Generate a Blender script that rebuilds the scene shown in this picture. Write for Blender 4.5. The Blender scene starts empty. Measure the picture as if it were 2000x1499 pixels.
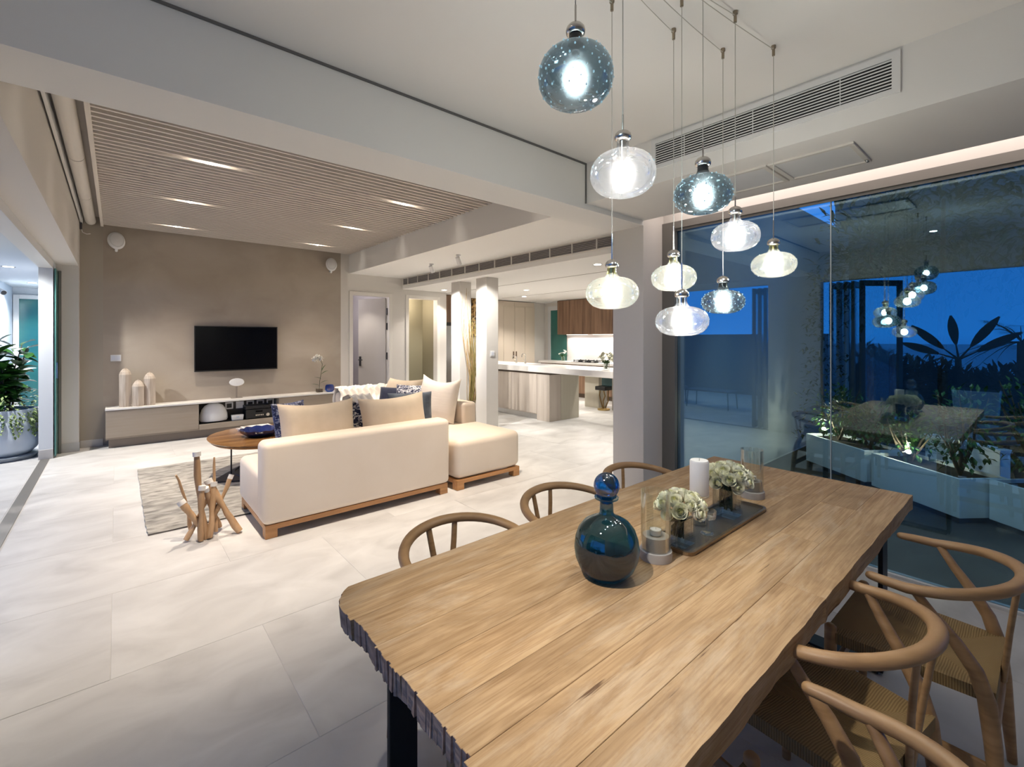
import bpy, bmesh, math, random
from mathutils import Vector, Matrix, Euler
R = math.radians
C = bpy.context.scene.collection
sc = bpy.context.scene
rng = random.Random(7)

# ------------------------------------------------------------------ camera, world, exposure
cam_d = bpy.data.cameras.new('camera')
cam = bpy.data.objects.new('camera', cam_d); C.objects.link(cam)
cam.location = (0, 0, 1.5)
cam.rotation_euler = (R(90), 0, R(-40.78))
cam_d.sensor_width = 36; cam_d.lens = 896 / 2000 * 36
cam_d.shift_y = -87.5 / 2000
cam_d.clip_start = .02; cam_d.clip_end = 3000
sc.camera = cam

w = bpy.data.worlds.new('dusk'); sc.world = w; w.use_nodes = True
nt = w.node_tree; nt.nodes.clear()
def wn(t): return nt.nodes.new(t)
o_ = wn('ShaderNodeOutputWorld'); bg = wn('ShaderNodeBackground')
tc = wn('ShaderNodeTexCoord'); sep = wn('ShaderNodeSeparateXYZ'); rp = wn('ShaderNodeValToRGB')
nt.links.new(tc.outputs['Generated'], sep.inputs[0])
mr = wn('ShaderNodeMapRange'); mr.inputs[1].default_value = -.05; mr.inputs[2].default_value = .9
nt.links.new(sep.outputs[2], mr.inputs[0]); nt.links.new(mr.outputs[0], rp.inputs[0])
cr = rp.color_ramp
cr.elements[0].position = 0; cr.elements[0].color = (.03, .16, .62, 1)
cr.elements[1].position = 1; cr.elements[1].color = (.10, .23, .42, 1)
e = cr.elements.new(.06); e.color = (.03, .29, 1.0, 1)
e = cr.elements.new(.35); e.color = (.035, .20, .72, 1)
nt.links.new(rp.outputs[0], bg.inputs[0]); bg.inputs[1].default_value = .86
nt.links.new(bg.outputs[0], o_.inputs[0])

vs = sc.view_settings
sc.display_settings.display_device = 'sRGB'
vs.view_transform = 'Standard'; vs.look = 'None'; vs.gamma = 1; vs.use_curve_mapping = False
vs.exposure = 1.12
cy = sc.cycles
cy.use_denoising = True
cy.max_bounces = 9; cy.diffuse_bounces = 4; cy.glossy_bounces = 4; cy.transmission_bounces = 6
cy.transparent_max_bounces = 24
cy.sample_clamp_indirect = 6; cy.caustics_reflective = False; cy.caustics_refractive = False

def light(name, kind, loc, energy, color=(1, 1, 1), rot=None, target=None, **k):
    d = bpy.data.lights.new(name, kind); d.energy = energy; d.color = color
    for a, v in k.items(): setattr(d, a, v)
    o = bpy.data.objects.new(name, d); C.objects.link(o); o.location = loc
    if target is not None:
        o.rotation_euler = (Vector(target) - Vector(loc)).to_track_quat('-Z', 'Y').to_euler()
    elif rot: o.rotation_euler = rot
    return o
WARM = (1, .86, .71); WHITE = (1, .92, .82); COOL = (.86, .94, 1)
# unseen cool fill lamps added outside under the eaves to brighten the planters
for _y in (.1, 1.4):
    light('court_fill_lamp', 'SPOT', (4.05, _y, 2.6), 34, (.50, .78, 1), target=(5.35, _y, .1), spot_size=R(80), spot_blend=.8, shadow_soft_size=.05)
# large area lights: LED strip in the curtain recess, strip under the kitchen wall cabinets
light('recess_strip_light', 'AREA', (3.56, .3, 2.69), 4.5, (1, .86, .80), rot=(0, 0, 0), shape='RECTANGLE', size=.28, size_y=3.6)
light('cabinet_strip_light', 'AREA', (9.22, 7.1, 1.585), 17, (1, .95, .88), rot=(0, R(20), 0), shape='RECTANGLE', size=.05, size_y=2.6)

# ------------------------------------------------------------------ materials
def mk(name):
    m = bpy.data.materials.new(name); m.use_nodes = True
    n = m.node_tree; n.nodes.clear()
    out = n.nodes.new('ShaderNodeOutputMaterial')
    return m, n, out
def nd(n, t, **k):
    x = n.nodes.new(t)
    for a, v in k.items():
        if a.startswith('i'):
            key = a[1:]; key = int(key) if key.isdigit() else key
            x.inputs[key].default_value = v
        else: setattr(x, a, v)
    return x
def c4(c): return (c[0], c[1], c[2], 1)
def M(name, col, rough=.5, metal=0, col2=None, scale=(5, 5, 5), detail=5, lo=.35, hi=.65, bump=0, bscale=None, spec=.5,
      sheen=0, coat=0, emit=None, estr=0, rnd=0, distort=0, cols=None):
    m, n, out = mk(name); L = n.links.new
    b = nd(n, 'ShaderNodeBsdfPrincipled')
    b.inputs['Base Color'].default_value = c4(col); b.inputs['Roughness'].default_value = rough
    b.inputs['Metallic'].default_value = metal; b.inputs['Specular IOR Level'].default_value = spec
    if sheen: b.inputs['Sheen Weight'].default_value = sheen
    if coat: b.inputs['Coat Weight'].default_value = coat; b.inputs['Coat Roughness'].default_value = .08
    if emit: b.inputs['Emission Color'].default_value = c4(emit); b.inputs['Emission Strength'].default_value = estr
    L(b.outputs[0], out.inputs[0])
    if col2 or bump or cols:
        t = nd(n, 'ShaderNodeTexCoord'); mp = nd(n, 'ShaderNodeMapping'); mp.inputs['Scale'].default_value = scale
        src = t.outputs['Object']
        if rnd:
            oi = nd(n, 'ShaderNodeObjectInfo'); mu = nd(n, 'ShaderNodeMath', operation='MULTIPLY'); mu.inputs[1].default_value = 37.7
            L(oi.outputs['Random'], mu.inputs[0]); cb = nd(n, 'ShaderNodeCombineXYZ')
            for i in range(3): L(mu.outputs[0], cb.inputs[i])
            va = nd(n, 'ShaderNodeVectorMath', operation='ADD'); L(src, va.inputs[0]); L(cb.outputs[0], va.inputs[1]); src = va.outputs[0]
        L(src, mp.inputs[0])
        nz = nd(n, 'ShaderNodeTexNoise'); nz.inputs['Scale'].default_value = 1; nz.inputs['Detail'].default_value = detail
        nz.inputs['Distortion'].default_value = distort
        L(mp.outputs[0], nz.inputs['Vector'])
        if col2 or cols:
            r = nd(n, 'ShaderNodeValToRGB'); ce = r.color_ramp.elements
            if cols:
                ce[0].position, ce[0].color = cols[0][0], c4(cols[0][1]); ce[1].position, ce[1].color = cols[-1][0], c4(cols[-1][1])
                for p_, q_ in cols[1:-1]:
                    x_ = ce.new(p_); x_.color = c4(q_)
            else:
                ce[0].position = lo; ce[0].color = c4(col); ce[1].position = hi; ce[1].color = c4(col2)
            L(nz.outputs['Fac'], r.inputs[0])
            cout = r.outputs[0]
            if rnd:
                hs = nd(n, 'ShaderNodeHueSaturation'); mv = nd(n, 'ShaderNodeMapRange')
                mv.inputs[3].default_value = 1 - rnd; mv.inputs[4].default_value = 1 + rnd
                L(oi.outputs['Random'], mv.inputs[0]); L(mv.outputs[0], hs.inputs['Value']); L(cout, hs.inputs['Color']); cout = hs.outputs[0]
            L(cout, b.inputs['Base Color'])
        if bump:
            src2 = nz
            if bscale:
                mp2 = nd(n, 'ShaderNodeMapping'); mp2.inputs['Scale'].default_value = bscale; L(src, mp2.inputs[0])
                src2 = nd(n, 'ShaderNodeTexNoise'); src2.inputs['Scale'].default_value = 1; src2.inputs['Detail'].default_value = 4
                L(mp2.outputs[0], src2.inputs['Vector'])
            bp = nd(n, 'ShaderNodeBump'); bp.inputs['Strength'].default_value = bump; bp.inputs['Distance'].default_value = .01
            L(src2.outputs['Fac'], bp.inputs['Height']); L(bp.outputs[0], b.inputs['Normal'])
    return m
def emis(name, col, st):
    m, n, out = mk(name); b = nd(n, 'ShaderNodeEmission'); b.inputs[0].default_value = c4(col); b.inputs[1].default_value = st
    n.links.new(b.outputs[0], out.inputs[0]); return m
def glassy(name, tint, refl=.06, rough=0.0, gcol=(1, 1, 1), fres=True, haze=0, hcol=(1, 1, 1), blur=0, brough=.4):
    """thin glass: tinted see-through + mirror layer (+ frosting)"""
    m, n, out = mk(name); L = n.links.new
    t = nd(n, 'ShaderNodeBsdfTransparent'); t.inputs[0].default_value = c4(tint)
    cur = t.outputs[0]
    if blur:
        rf = nd(n, 'ShaderNodeBsdfRefraction'); rf.inputs[0].default_value = c4(tint); rf.inputs['Roughness'].default_value = brough; rf.inputs['IOR'].default_value = 1.35
        x = nd(n, 'ShaderNodeMixShader'); x.inputs[0].default_value = blur; L(cur, x.inputs[1]); L(rf.outputs[0], x.inputs[2]); cur = x.outputs[0]
    if haze:
        tr = nd(n, 'ShaderNodeBsdfTranslucent'); tr.inputs[0].default_value = c4(hcol)
        x = nd(n, 'ShaderNodeMixShader'); x.inputs[0].default_value = haze; L(cur, x.inputs[1]); L(tr.outputs[0], x.inputs[2]); cur = x.outputs[0]
    g = nd(n, 'ShaderNodeBsdfGlossy'); g.inputs[0].default_value = c4(gcol); g.inputs['Roughness'].default_value = rough
    x = nd(n, 'ShaderNodeMixShader')
    if fres:
        lw = nd(n, 'ShaderNodeLayerWeight'); lw.inputs[0].default_value = .25
        mr_ = nd(n, 'ShaderNodeMapRange'); mr_.inputs[3].default_value = refl; mr_.inputs[4].default_value = min(1, refl + .55)
        L(lw.outputs['Fresnel'], mr_.inputs[0]); L(mr_.outputs[0], x.inputs[0])
    else: x.inputs[0].default_value = refl
    L(cur, x.inputs[1]); L(g.outputs[0], x.inputs[2]); L(x.outputs[0], out.inputs[0])
    return m

PAINT = M('paint_warm_white', (.68, .65, .61), .85, bump=.03, bscale=(60, 60, 60))
PAINTC = M('paint_ceiling', (.84, .825, .80), .9)
PAINTB = M('paint_beam_grey', (.82, .81, .785), .85)
PAINTEXT = M('paint_exterior_white', (.62, .66, .70), .85)
TRIM = M('trim_white', (.74, .71, .66), .55)
PLASTER = M('taupe_plaster', (.36, .305, .245), .8, col2=(.45, .395, .33), scale=(1.3, 1.3, 1.9), detail=8, lo=.3, hi=.72, bump=.08, bscale=(9, 9, 9), distort=.6)
TAUPE = M('taupe_laminate', (.33, .275, .215), .45, col2=(.35, .295, .235), scale=(2, 2, 30))
STONE = M('limestone_tile', (.50, .49, .475), .42, cols=[(.25, (.50, .49, .476)), (.45, (.59, .58, .565)), (.58, (.64, .632, .617)), (.75, (.70, .692, .678))],
          scale=(2.6, 4.2, 3), detail=12, distort=.7, rnd=.02, bump=.05, bscale=(14, 14, 14), spec=.4)
GROUT = M('grout', (.60, .585, .565), .8)
STONEB = M('limestone_baseboard', (.47, .455, .44), .45, col2=(.55, .54, .52), scale=(4, 4, 9))
SLAT = M('slat_white', (.72, .67, .61), .6)
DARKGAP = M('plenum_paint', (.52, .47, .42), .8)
WORKTOP = M('white_stone_top', (.74, .72, .69), .3, col2=(.78, .76, .73), scale=(3, 3, 3))
BLACK = M('black_powdercoat', (.006, .006, .007), .45)
SCREEN = M('tv_screen', (.002, .002, .003), .22, spec=.12)
BLACKPL = M('black_plastic', (.012, .012, .013), .4)
WHITEPL = M('white_plastic', (.78, .78, .78), .4)
CHROME = M('brushed_nickel', (.62, .59, .55), .22, 1)
STEEL = M('stainless', (.50, .50, .50), .32, 1, col2=(.56, .56, .56), scale=(60, 60, 1))
DARKMET = M('dark_metal', (.06, .06, .065), .4, .6)
FRAMEG = M('bronze_frame', (.20, .19, .175), .45, .3)
FRAMED = M('dark_bifold_frame', (.035, .05, .05), .4, .3)
FRAMEW = M('white_frame', (.68, .68, .68), .5)
LEATHER = M('cream_upholstery', (.86, .74, .605), .55, col2=(.89, .775, .645), scale=(3, 3, 3), bump=.10, bscale=(22, 1.2, 1.2), sheen=.1)
LEATHER2 = M('cream_upholstery_along_y', (.83, .715, .585), .55, col2=(.86, .75, .62), scale=(3, 3, 3), bump=.06, bscale=(4, 9, 4), sheen=.1)
CREAM = M('cream_cushion', (.66, .545, .40), .7, col2=(.71, .59, .445), scale=(9, 9, 9), bump=.05, bscale=(5, 5, 16), sheen=.2)
CREAMW = M('ivory_ribbed_cushion', (.84, .76, .66), .75, col2=(.88, .80, .70), scale=(8, 8, 8), bump=.25, bscale=(4, 4, 60), sheen=.2)
THROW = M('white_throw', (.86, .82, .76), .9, bump=.2, bscale=(60, 60, 60), sheen=.3)
NAVY = M('navy_fabric', (.012, .017, .045), .85, col2=(.02, .026, .06), scale=(30, 30, 30), sheen=.2)
NAVYGREY = M('blue_grey_fabric', (.045, .06, .085), .85, col2=(.09, .115, .15), scale=(14, 14, 14), sheen=.2)
PATT = M('navy_white_pattern', (.02, .03, .08), .85, cols=[(.40, (.015, .02, .055)), (.47, (.02, .03, .08)), (.50, (.75, .74, .74)), (.56, (.78, .77, .77)), (.6, (.03, .05, .12))], scale=(16, 16, 16), detail=2, distort=2.5)
PATTB = M('blue_white_pattern', (.02, .03, .1), .6, cols=[(.38, (.01, .015, .05)), (.48, (.02, .035, .13)), (.52, (.4, .42, .5)), (.6, (.025, .04, .14))], scale=(26, 26, 26), detail=1, distort=1.5)
OAK = M('oiled_oak', (.40, .23, .10), .45, cols=[(.3, (.33, .185, .08)), (.5, (.42, .245, .11)), (.7, (.48, .29, .14))], scale=(6, 6, 50), detail=5, rnd=.05)
OAKX = M('oak_base', (.55, .27, .10), .45, cols=[(.3, (.48, .23, .085)), (.7, (.62, .32, .13))], scale=(3, 30, 40), detail=5)
CORD = M('paper_cord', (.30, .19, .07), .7)
WALNUT = M('walnut_top', (.22, .10, .035), .18, cols=[(.3, (.12, .05, .018)), (.5, (.25, .12, .04)), (.7, (.36, .19, .07))], scale=(2, 9, 9), detail=4, distort=.8, coat=.5)
DRIFT = M('driftwood', (.45, .28, .15), .75, cols=[(.25, (.33, .19, .09)), (.5, (.52, .33, .18)), (.75, (.66, .46, .29))], scale=(14, 14, 3), detail=5, bump=.2, rnd=.1)
DRIFTW = M('whitewashed_driftwood_end', (.84, .82, .79), .7, col2=(.72, .69, .65), scale=(20, 20, 20))
TOTEM = M('bleached_wood', (.48, .41, .34), .8, cols=[(.3, (.33, .265, .21)), (.5, (.48, .41, .34)), (.7, (.58, .51, .44))], scale=(22, 22, 2.5), detail=5, bump=.3)
KWOOD = M('smoked_oak_veneer', (.20, .115, .07), .5, cols=[(.3, (.14, .08, .048)), (.5, (.22, .13, .08)), (.7, (.29, .18, .115))], scale=(14, 14, .9), detail=5, rnd=.05)
KPALE = M('pale_ash_veneer', (.52, .46, .40), .5, cols=[(.3, (.46, .40, .345)), (.7, (.58, .52, .46))], scale=(12, 12, .8), detail=5, rnd=.03)
KCAB = M('cream_cabinet', (.62, .54, .44), .55)
KSIDE = M('grey_green_panel', (.46, .43, .35), .55, col2=(.50, .47, .39), scale=(10, 10, .8))
SPLASH = M('white_splashback', (.85, .84, .82), .2)
TEAL = M('teal_frosted_glass', (.035, .15, .13), .3, col2=(.05, .19, .165), scale=(2, 2, 2))
TEAL2 = M('teal_window_glass', (.02, .11, .13), .15, col2=(.035, .17, .16), scale=(1, 1, 1))
RUGM = M('rug_pile', (.48, .45, .40), .95, cols=[(.30, (.16, .15, .135)), (.45, (.30, .285, .255)), (.62, (.44, .415, .375))], scale=(7, 15, 8), detail=6, distort=.5, bump=.5, bscale=(90, 90, 90))
RUGE = M('rug_edge', (.16, .15, .14), .95)
LEAFM = M('glossy_leaf', (.018, .075, .012), .3, col2=(.035, .12, .02), scale=(6, 6, 6), rnd=.35)
LEAFP = M('pale_trailing_leaf', (.14, .22, .06), .5, col2=(.28, .36, .16), scale=(14, 14, 14))
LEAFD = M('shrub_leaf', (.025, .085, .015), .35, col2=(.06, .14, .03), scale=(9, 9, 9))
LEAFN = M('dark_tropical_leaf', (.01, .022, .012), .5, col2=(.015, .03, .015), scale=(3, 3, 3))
BARK = M('bark', (.09, .06, .04), .9, col2=(.14, .10, .07), scale=(30, 30, 8))
SOIL = M('soil', (.015, .011, .008), .95)
POTM = M('pale_blue_glaze', (.46, .53, .62), .35, col2=(.50, .57, .66), scale=(4, 4, 4))
PLANTER = M('planter_fibrestone', (.76, .80, .82), .6, col2=(.80, .84, .86), scale=(3, 3, 3))
DECK = M('dark_timber_deck', (.035, .033, .03), .85, spec=.1, col2=(.05, .047, .043), scale=(2, 40, 3))
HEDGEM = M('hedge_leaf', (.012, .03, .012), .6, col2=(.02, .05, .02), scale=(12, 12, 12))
SEAM = M('sea_water', (.004, .02, .06), .25, spec=.5)
ROSE = M('cream_rose', (.90, .89, .68), .6, col2=(.94, .93, .80), scale=(20, 20, 20), rnd=.1)
ROSEIN = M('cream_rose_heart', (.80, .80, .44), .6, col2=(.86, .84, .56), scale=(20, 20, 20))
GREENST = M('dark_stems', (.008, .02, .006), .6, col2=(.02, .045, .012), scale=(40, 40, 8))
WAX = M('white_wax', (.84, .82, .80), .5)
GREYST = M('grey_candle_stone', (.42, .40, .38), .55, col2=(.47, .45, .43), scale=(20, 20, 20))
BRASST = M('bronze_tray', (.34, .26, .17), .3, .8)
TRAYMIR = M('tray_mirror', (.30, .27, .22), .22, .75)
TWIG = M('twig', (.33, .22, .10), .8, col2=(.45, .31, .15), scale=(10, 10, 10))
TWIGD = M('olive_twig', (.17, .14, .035), .8, col2=(.25, .20, .06), scale=(10, 10, 10))
ARTM = M('gilded_relief', (.42, .25, .08), .4, .4, cols=[(.4, (.03, .02, .015)), (.5, (.35, .2, .06)), (.65, (.6, .38, .14))], scale=(9, 9, 9), distort=1.5, bump=.6)
BOWL = M('cobalt_ceramic', (.004, .010, .07), .12, col2=(.010, .026, .14), scale=(7, 7, 7), spec=.7)
PAPER = M('paper', (.75, .73, .70), .6, cols=[(.4, (.78, .76, .73)), (.55, (.70, .66, .62)), (.62, (.25, .2, .17))], scale=(9, 9, 2))
PINKST = M('pink_salt', (.85, .62, .47), .5)
PETALW = M('white_petal', (.86, .84, .78), .5)
GREYDOOR = M('pale_grey_door', (.60, .565, .53), .5, col2=(.63, .595, .56), scale=(2, 2, .6))
OLIVEW = M('corridor_paint', (.30, .275, .19), .85)
GREYW = M('bedroom_paint', (.42, .39, .39), .85)
BULB = emis('lit_bulb', (1, .95, .87), 66)
LED = emis('downlight_led', (1, .93, .82), 22)
LEDSLAT = emis('slat_spot_led', (1, .90, .78), 60)
LEDC = emis('garden_led', (1, .9, .7), 40)
LEDS = emis('led_strip', (1, .9, .8), 3)
PANE = glassy('window_pane', (.76, .84, .83), refl=.15, gcol=(.66, .92, 1), fres=True)
CLEAR = glassy('clear_glass', (.96, .98, .97), refl=.055)
WATERG = glassy('vase_water', (.9, .95, .93), refl=.05)
EDGEG = M('glass_edge_green', (.10, .26, .24), .15)
G_CLEAR = glassy('pendant_clear_glass', (.93, .95, .99), refl=.04, haze=.032, hcol=(.9, .95, 1), blur=.016, brough=.6)
G_YELL = glassy('pendant_citrine_glass', (.93, .95, .86), refl=.04, haze=.048, hcol=(.93, .97, .9), blur=.016, brough=.6)
G_SMOKE = glassy('pendant_smoke_glass', (.25, .345, .40), refl=.06, haze=.008, hcol=(.5, .68, .78), blur=.05, brough=.55)
NECKY = glassy('citrine_neck', (.75, .74, .45), refl=.12)
NECKC = glassy('clear_neck', (.85, .86, .86), refl=.14)
NECKD = M('smoke_neck', (.008, .012, .016), .08, spec=.8)
BUBBLE, _n, _o = mk('bubble_glint'); _t = nd(_n, 'ShaderNodeBsdfTranslucent'); _t.inputs[0].default_value = (.55, .65, .7, 1); _n.links.new(_t.outputs[0], _o.inputs[0])
BLUEG = glassy('blue_bottle_glass', (.16, .36, .46), refl=.07, haze=.16, hcol=(.20, .46, .58))
BLUEG2 = glassy('blue_stopper_glass', (.07, .32, .60), refl=.10)
BLUEB = glassy('blue_base_glass', (.30, .46, .62), 0, fres=False)
BLUEV = glassy('blue_votive_glass', (.10, .30, .75), refl=.08, haze=.35, hcol=(.1, .3, .8))

def table_wood():
    m, n, out = mk('reclaimed_teak'); L = n.links.new
    b = nd(n, 'ShaderNodeBsdfPrincipled'); L(b.outputs[0], out.inputs[0])
    b.inputs['Roughness'].default_value = .5; b.inputs['Specular IOR Level'].default_value = .35
    t = nd(n, 'ShaderNodeTexCoord'); oi = nd(n, 'ShaderNodeObjectInfo')
    mu = nd(n, 'ShaderNodeMath', operation='MULTIPLY'); mu.inputs[1].default_value = 53.1; L(oi.outputs['Random'], mu.inputs[0])
    cb = nd(n, 'ShaderNodeCombineXYZ')
    for i in range(3): L(mu.outputs[0], cb.inputs[i])
    va = nd(n, 'ShaderNodeVectorMath', operation='ADD'); L(t.outputs['Object'], va.inputs[0]); L(cb.outputs[0], va.inputs[1])
    def noise(scale, det, dist, rg=.55):
        mp = nd(n, 'ShaderNodeMapping'); mp.inputs['Scale'].default_value = scale; L(va.outputs[0], mp.inputs[0])
        z = nd(n, 'ShaderNodeTexNoise'); z.inputs['Scale'].default_value = 1; z.inputs['Detail'].default_value = det
        z.inputs['Distortion'].default_value = dist; z.inputs['Roughness'].default_value = rg; L(mp.outputs[0], z.inputs['Vector']); return z
    fig = noise((.55, 3.6, 3.6), 3, 1.6)
    # growth rings: fold the broad figure into many narrow bands
    mm = nd(n, 'ShaderNodeMath', operation='MULTIPLY'); mm.inputs[1].default_value = 46; L(fig.outputs['Fac'], mm.inputs[0])
    sn = nd(n, 'ShaderNodeMath', operation='SINE'); L(mm.outputs[0], sn.inputs[0])
    r1 = nd(n, 'ShaderNodeValToRGB'); e1 = r1.color_ramp.elements
    e1[0].position = .0; e1[0].color = (.46, .30, .155, 1); e1[1].position = 1; e1[1].color = (.54, .365, .20, 1)
    ms = nd(n, 'ShaderNodeMapRange'); ms.inputs[1].default_value = -1; ms.inputs[2].default_value = 1; L(sn.outputs[0], ms.inputs[0]); L(ms.outputs[0], r1.inputs[0])
    fine = noise((5, 170, 170), 3, 0)
    r2 = nd(n, 'ShaderNodeValToRGB'); e2 = r2.color_ramp.elements
    e2[0].position = .36; e2[0].color = (.74, .68, .62, 1); e2[1].position = .56; e2[1].color = (1, 1, 1, 1); L(fine.outputs['Fac'], r2.inputs[0])
    mx = nd(n, 'ShaderNodeMix', data_type='RGBA', blend_type='MULTIPLY'); mx.inputs[0].default_value = .8
    L(r1.outputs[0], mx.inputs[6]); L(r2.outputs[0], mx.inputs[7])
    # bleached worn streaks
    pale = noise((1.8, 9, 9), 8, 1.2, .72)
    r3 = nd(n, 'ShaderNodeValToRGB'); e3 = r3.color_ramp.elements
    e3[0].position = .50; e3[0].color = (0, 0, 0, 1); e3[1].position = .74; e3[1].color = (.75, .75, .75, 1); L(pale.outputs['Fac'], r3.inputs[0])
    mx2 = nd(n, 'ShaderNodeMix', data_type='RGBA'); L(r3.outputs[0], mx2.inputs[0]); L(mx.outputs[2], mx2.inputs[6]); mx2.inputs[7].default_value = (.60, .48, .345, 1)
    # dark cracks
    crk = noise((3, 60, 60), 4, .3)
    r4 = nd(n, 'ShaderNodeValToRGB'); e4 = r4.color_ramp.elements
    e4[0].position = .265; e4[0].color = (.25, .18, .13, 1); e4[1].position = .315; e4[1].color = (1, 1, 1, 1); L(crk.outputs['Fac'], r4.inputs[0])
    mx3 = nd(n, 'ShaderNodeMix', data_type='RGBA', blend_type='MULTIPLY'); mx3.inputs[0].default_value = 1; L(mx2.outputs[2], mx3.inputs[6]); L(r4.outputs[0], mx3.inputs[7])
    big = noise((2.6, 9, 9), 5, 1.5, .62)
    r5 = nd(n, 'ShaderNodeValToRGB'); e5 = r5.color_ramp.elements
    e5[0].position = .34; e5[0].color = (.80, .77, .74, 1); e5[1].position = .62; e5[1].color = (1.06, 1.06, 1.06, 1); L(big.outputs['Fac'], r5.inputs[0])
    mx4 = nd(n, 'ShaderNodeMix', data_type='RGBA', blend_type='MULTIPLY'); mx4.inputs[0].default_value = 1; L(mx3.outputs[2], mx4.inputs[6]); L(r5.outputs[0], mx4.inputs[7]); mx3 = mx4
    hs = nd(n, 'ShaderNodeHueSaturation'); mv = nd(n, 'ShaderNodeMapRange'); mv.inputs[3].default_value = .88; mv.inputs[4].default_value = 1.1
    L(oi.outputs['Random'], mv.inputs[0]); L(mv.outputs[0], hs.inputs['Value']); L(mx3.outputs[2], hs.inputs['Color']); L(hs.outputs[0], b.inputs['Base Color'])
    bp = nd(n, 'ShaderNodeBump'); bp.inputs['Strength'].default_value = .22; bp.inputs['Distance'].default_value = .004
    L(fine.outputs['Fac'], bp.inputs['Height']); L(bp.outputs[0], b.inputs['Normal'])
    return m
TEAK = table_wood()
TEAKEND = M('weathered_end_grain', (.30, .22, .17), .9, cols=[(.3, (.28, .17, .115)), (.5, (.42, .275, .195)), (.7, (.52, .36, .26))], scale=(40, 12, 40), detail=5, bump=.4, rnd=.1)

def seat_weave():
    m, n, out = mk('woven_paper_cord'); L = n.links.new
    b = nd(n, 'ShaderNodeBsdfPrincipled'); L(b.outputs[0], out.inputs[0]); b.inputs['Roughness'].default_value = .75
    t = nd(n, 'ShaderNodeTexCoord'); s = nd(n, 'ShaderNodeSeparateXYZ'); L(t.outputs['Object'], s.inputs[0])
    ax = nd(n, 'ShaderNodeMath', operation='ABSOLUTE'); L(s.outputs[0], ax.inputs[0])
    ay = nd(n, 'ShaderNodeMath', operation='ABSOLUTE'); L(s.outputs[1], ay.inputs[0])
    gt = nd(n, 'ShaderNodeMath', operation='GREATER_THAN'); L(ay.outputs[0], gt.inputs[0]); L(ax.outputs[0], gt.inputs[1])
    mx = nd(n, 'ShaderNodeMix'); L(gt.outputs[0], mx.inputs[0]); L(s.outputs[1], mx.inputs[2]); L(s.outputs[0], mx.inputs[3])
    mu = nd(n, 'ShaderNodeMath', operation='MULTIPLY'); mu.inputs[1].default_value = 2 * math.pi / .0065; L(mx.outputs[0], mu.inputs[0])
    sn = nd(n, 'ShaderNodeMath', operation='SINE'); L(mu.outputs[0], sn.inputs[0])
    mr_ = nd(n, 'ShaderNodeMapRange'); mr_.inputs[1].default_value = -1; L(sn.outputs[0], mr_.inputs[0])
    r = nd(n, 'ShaderNodeValToRGB'); r.color_ramp.elements[0].color = (.22, .135, .05, 1); r.color_ramp.elements[1].color = (.36, .24, .10, 1)
    L(mr_.outputs[0], r.inputs[0]); L(r.outputs[0], b.inputs['Base Color'])
    bp = nd(n, 'ShaderNodeBump'); bp.inputs['Strength'].default_value = .5; bp.inputs['Distance'].default_value = .003; L(mr_.outputs[0], bp.inputs['Height']); L(bp.outputs[0], b.inputs['Normal'])
    return m
WEAVE = seat_weave()

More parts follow.
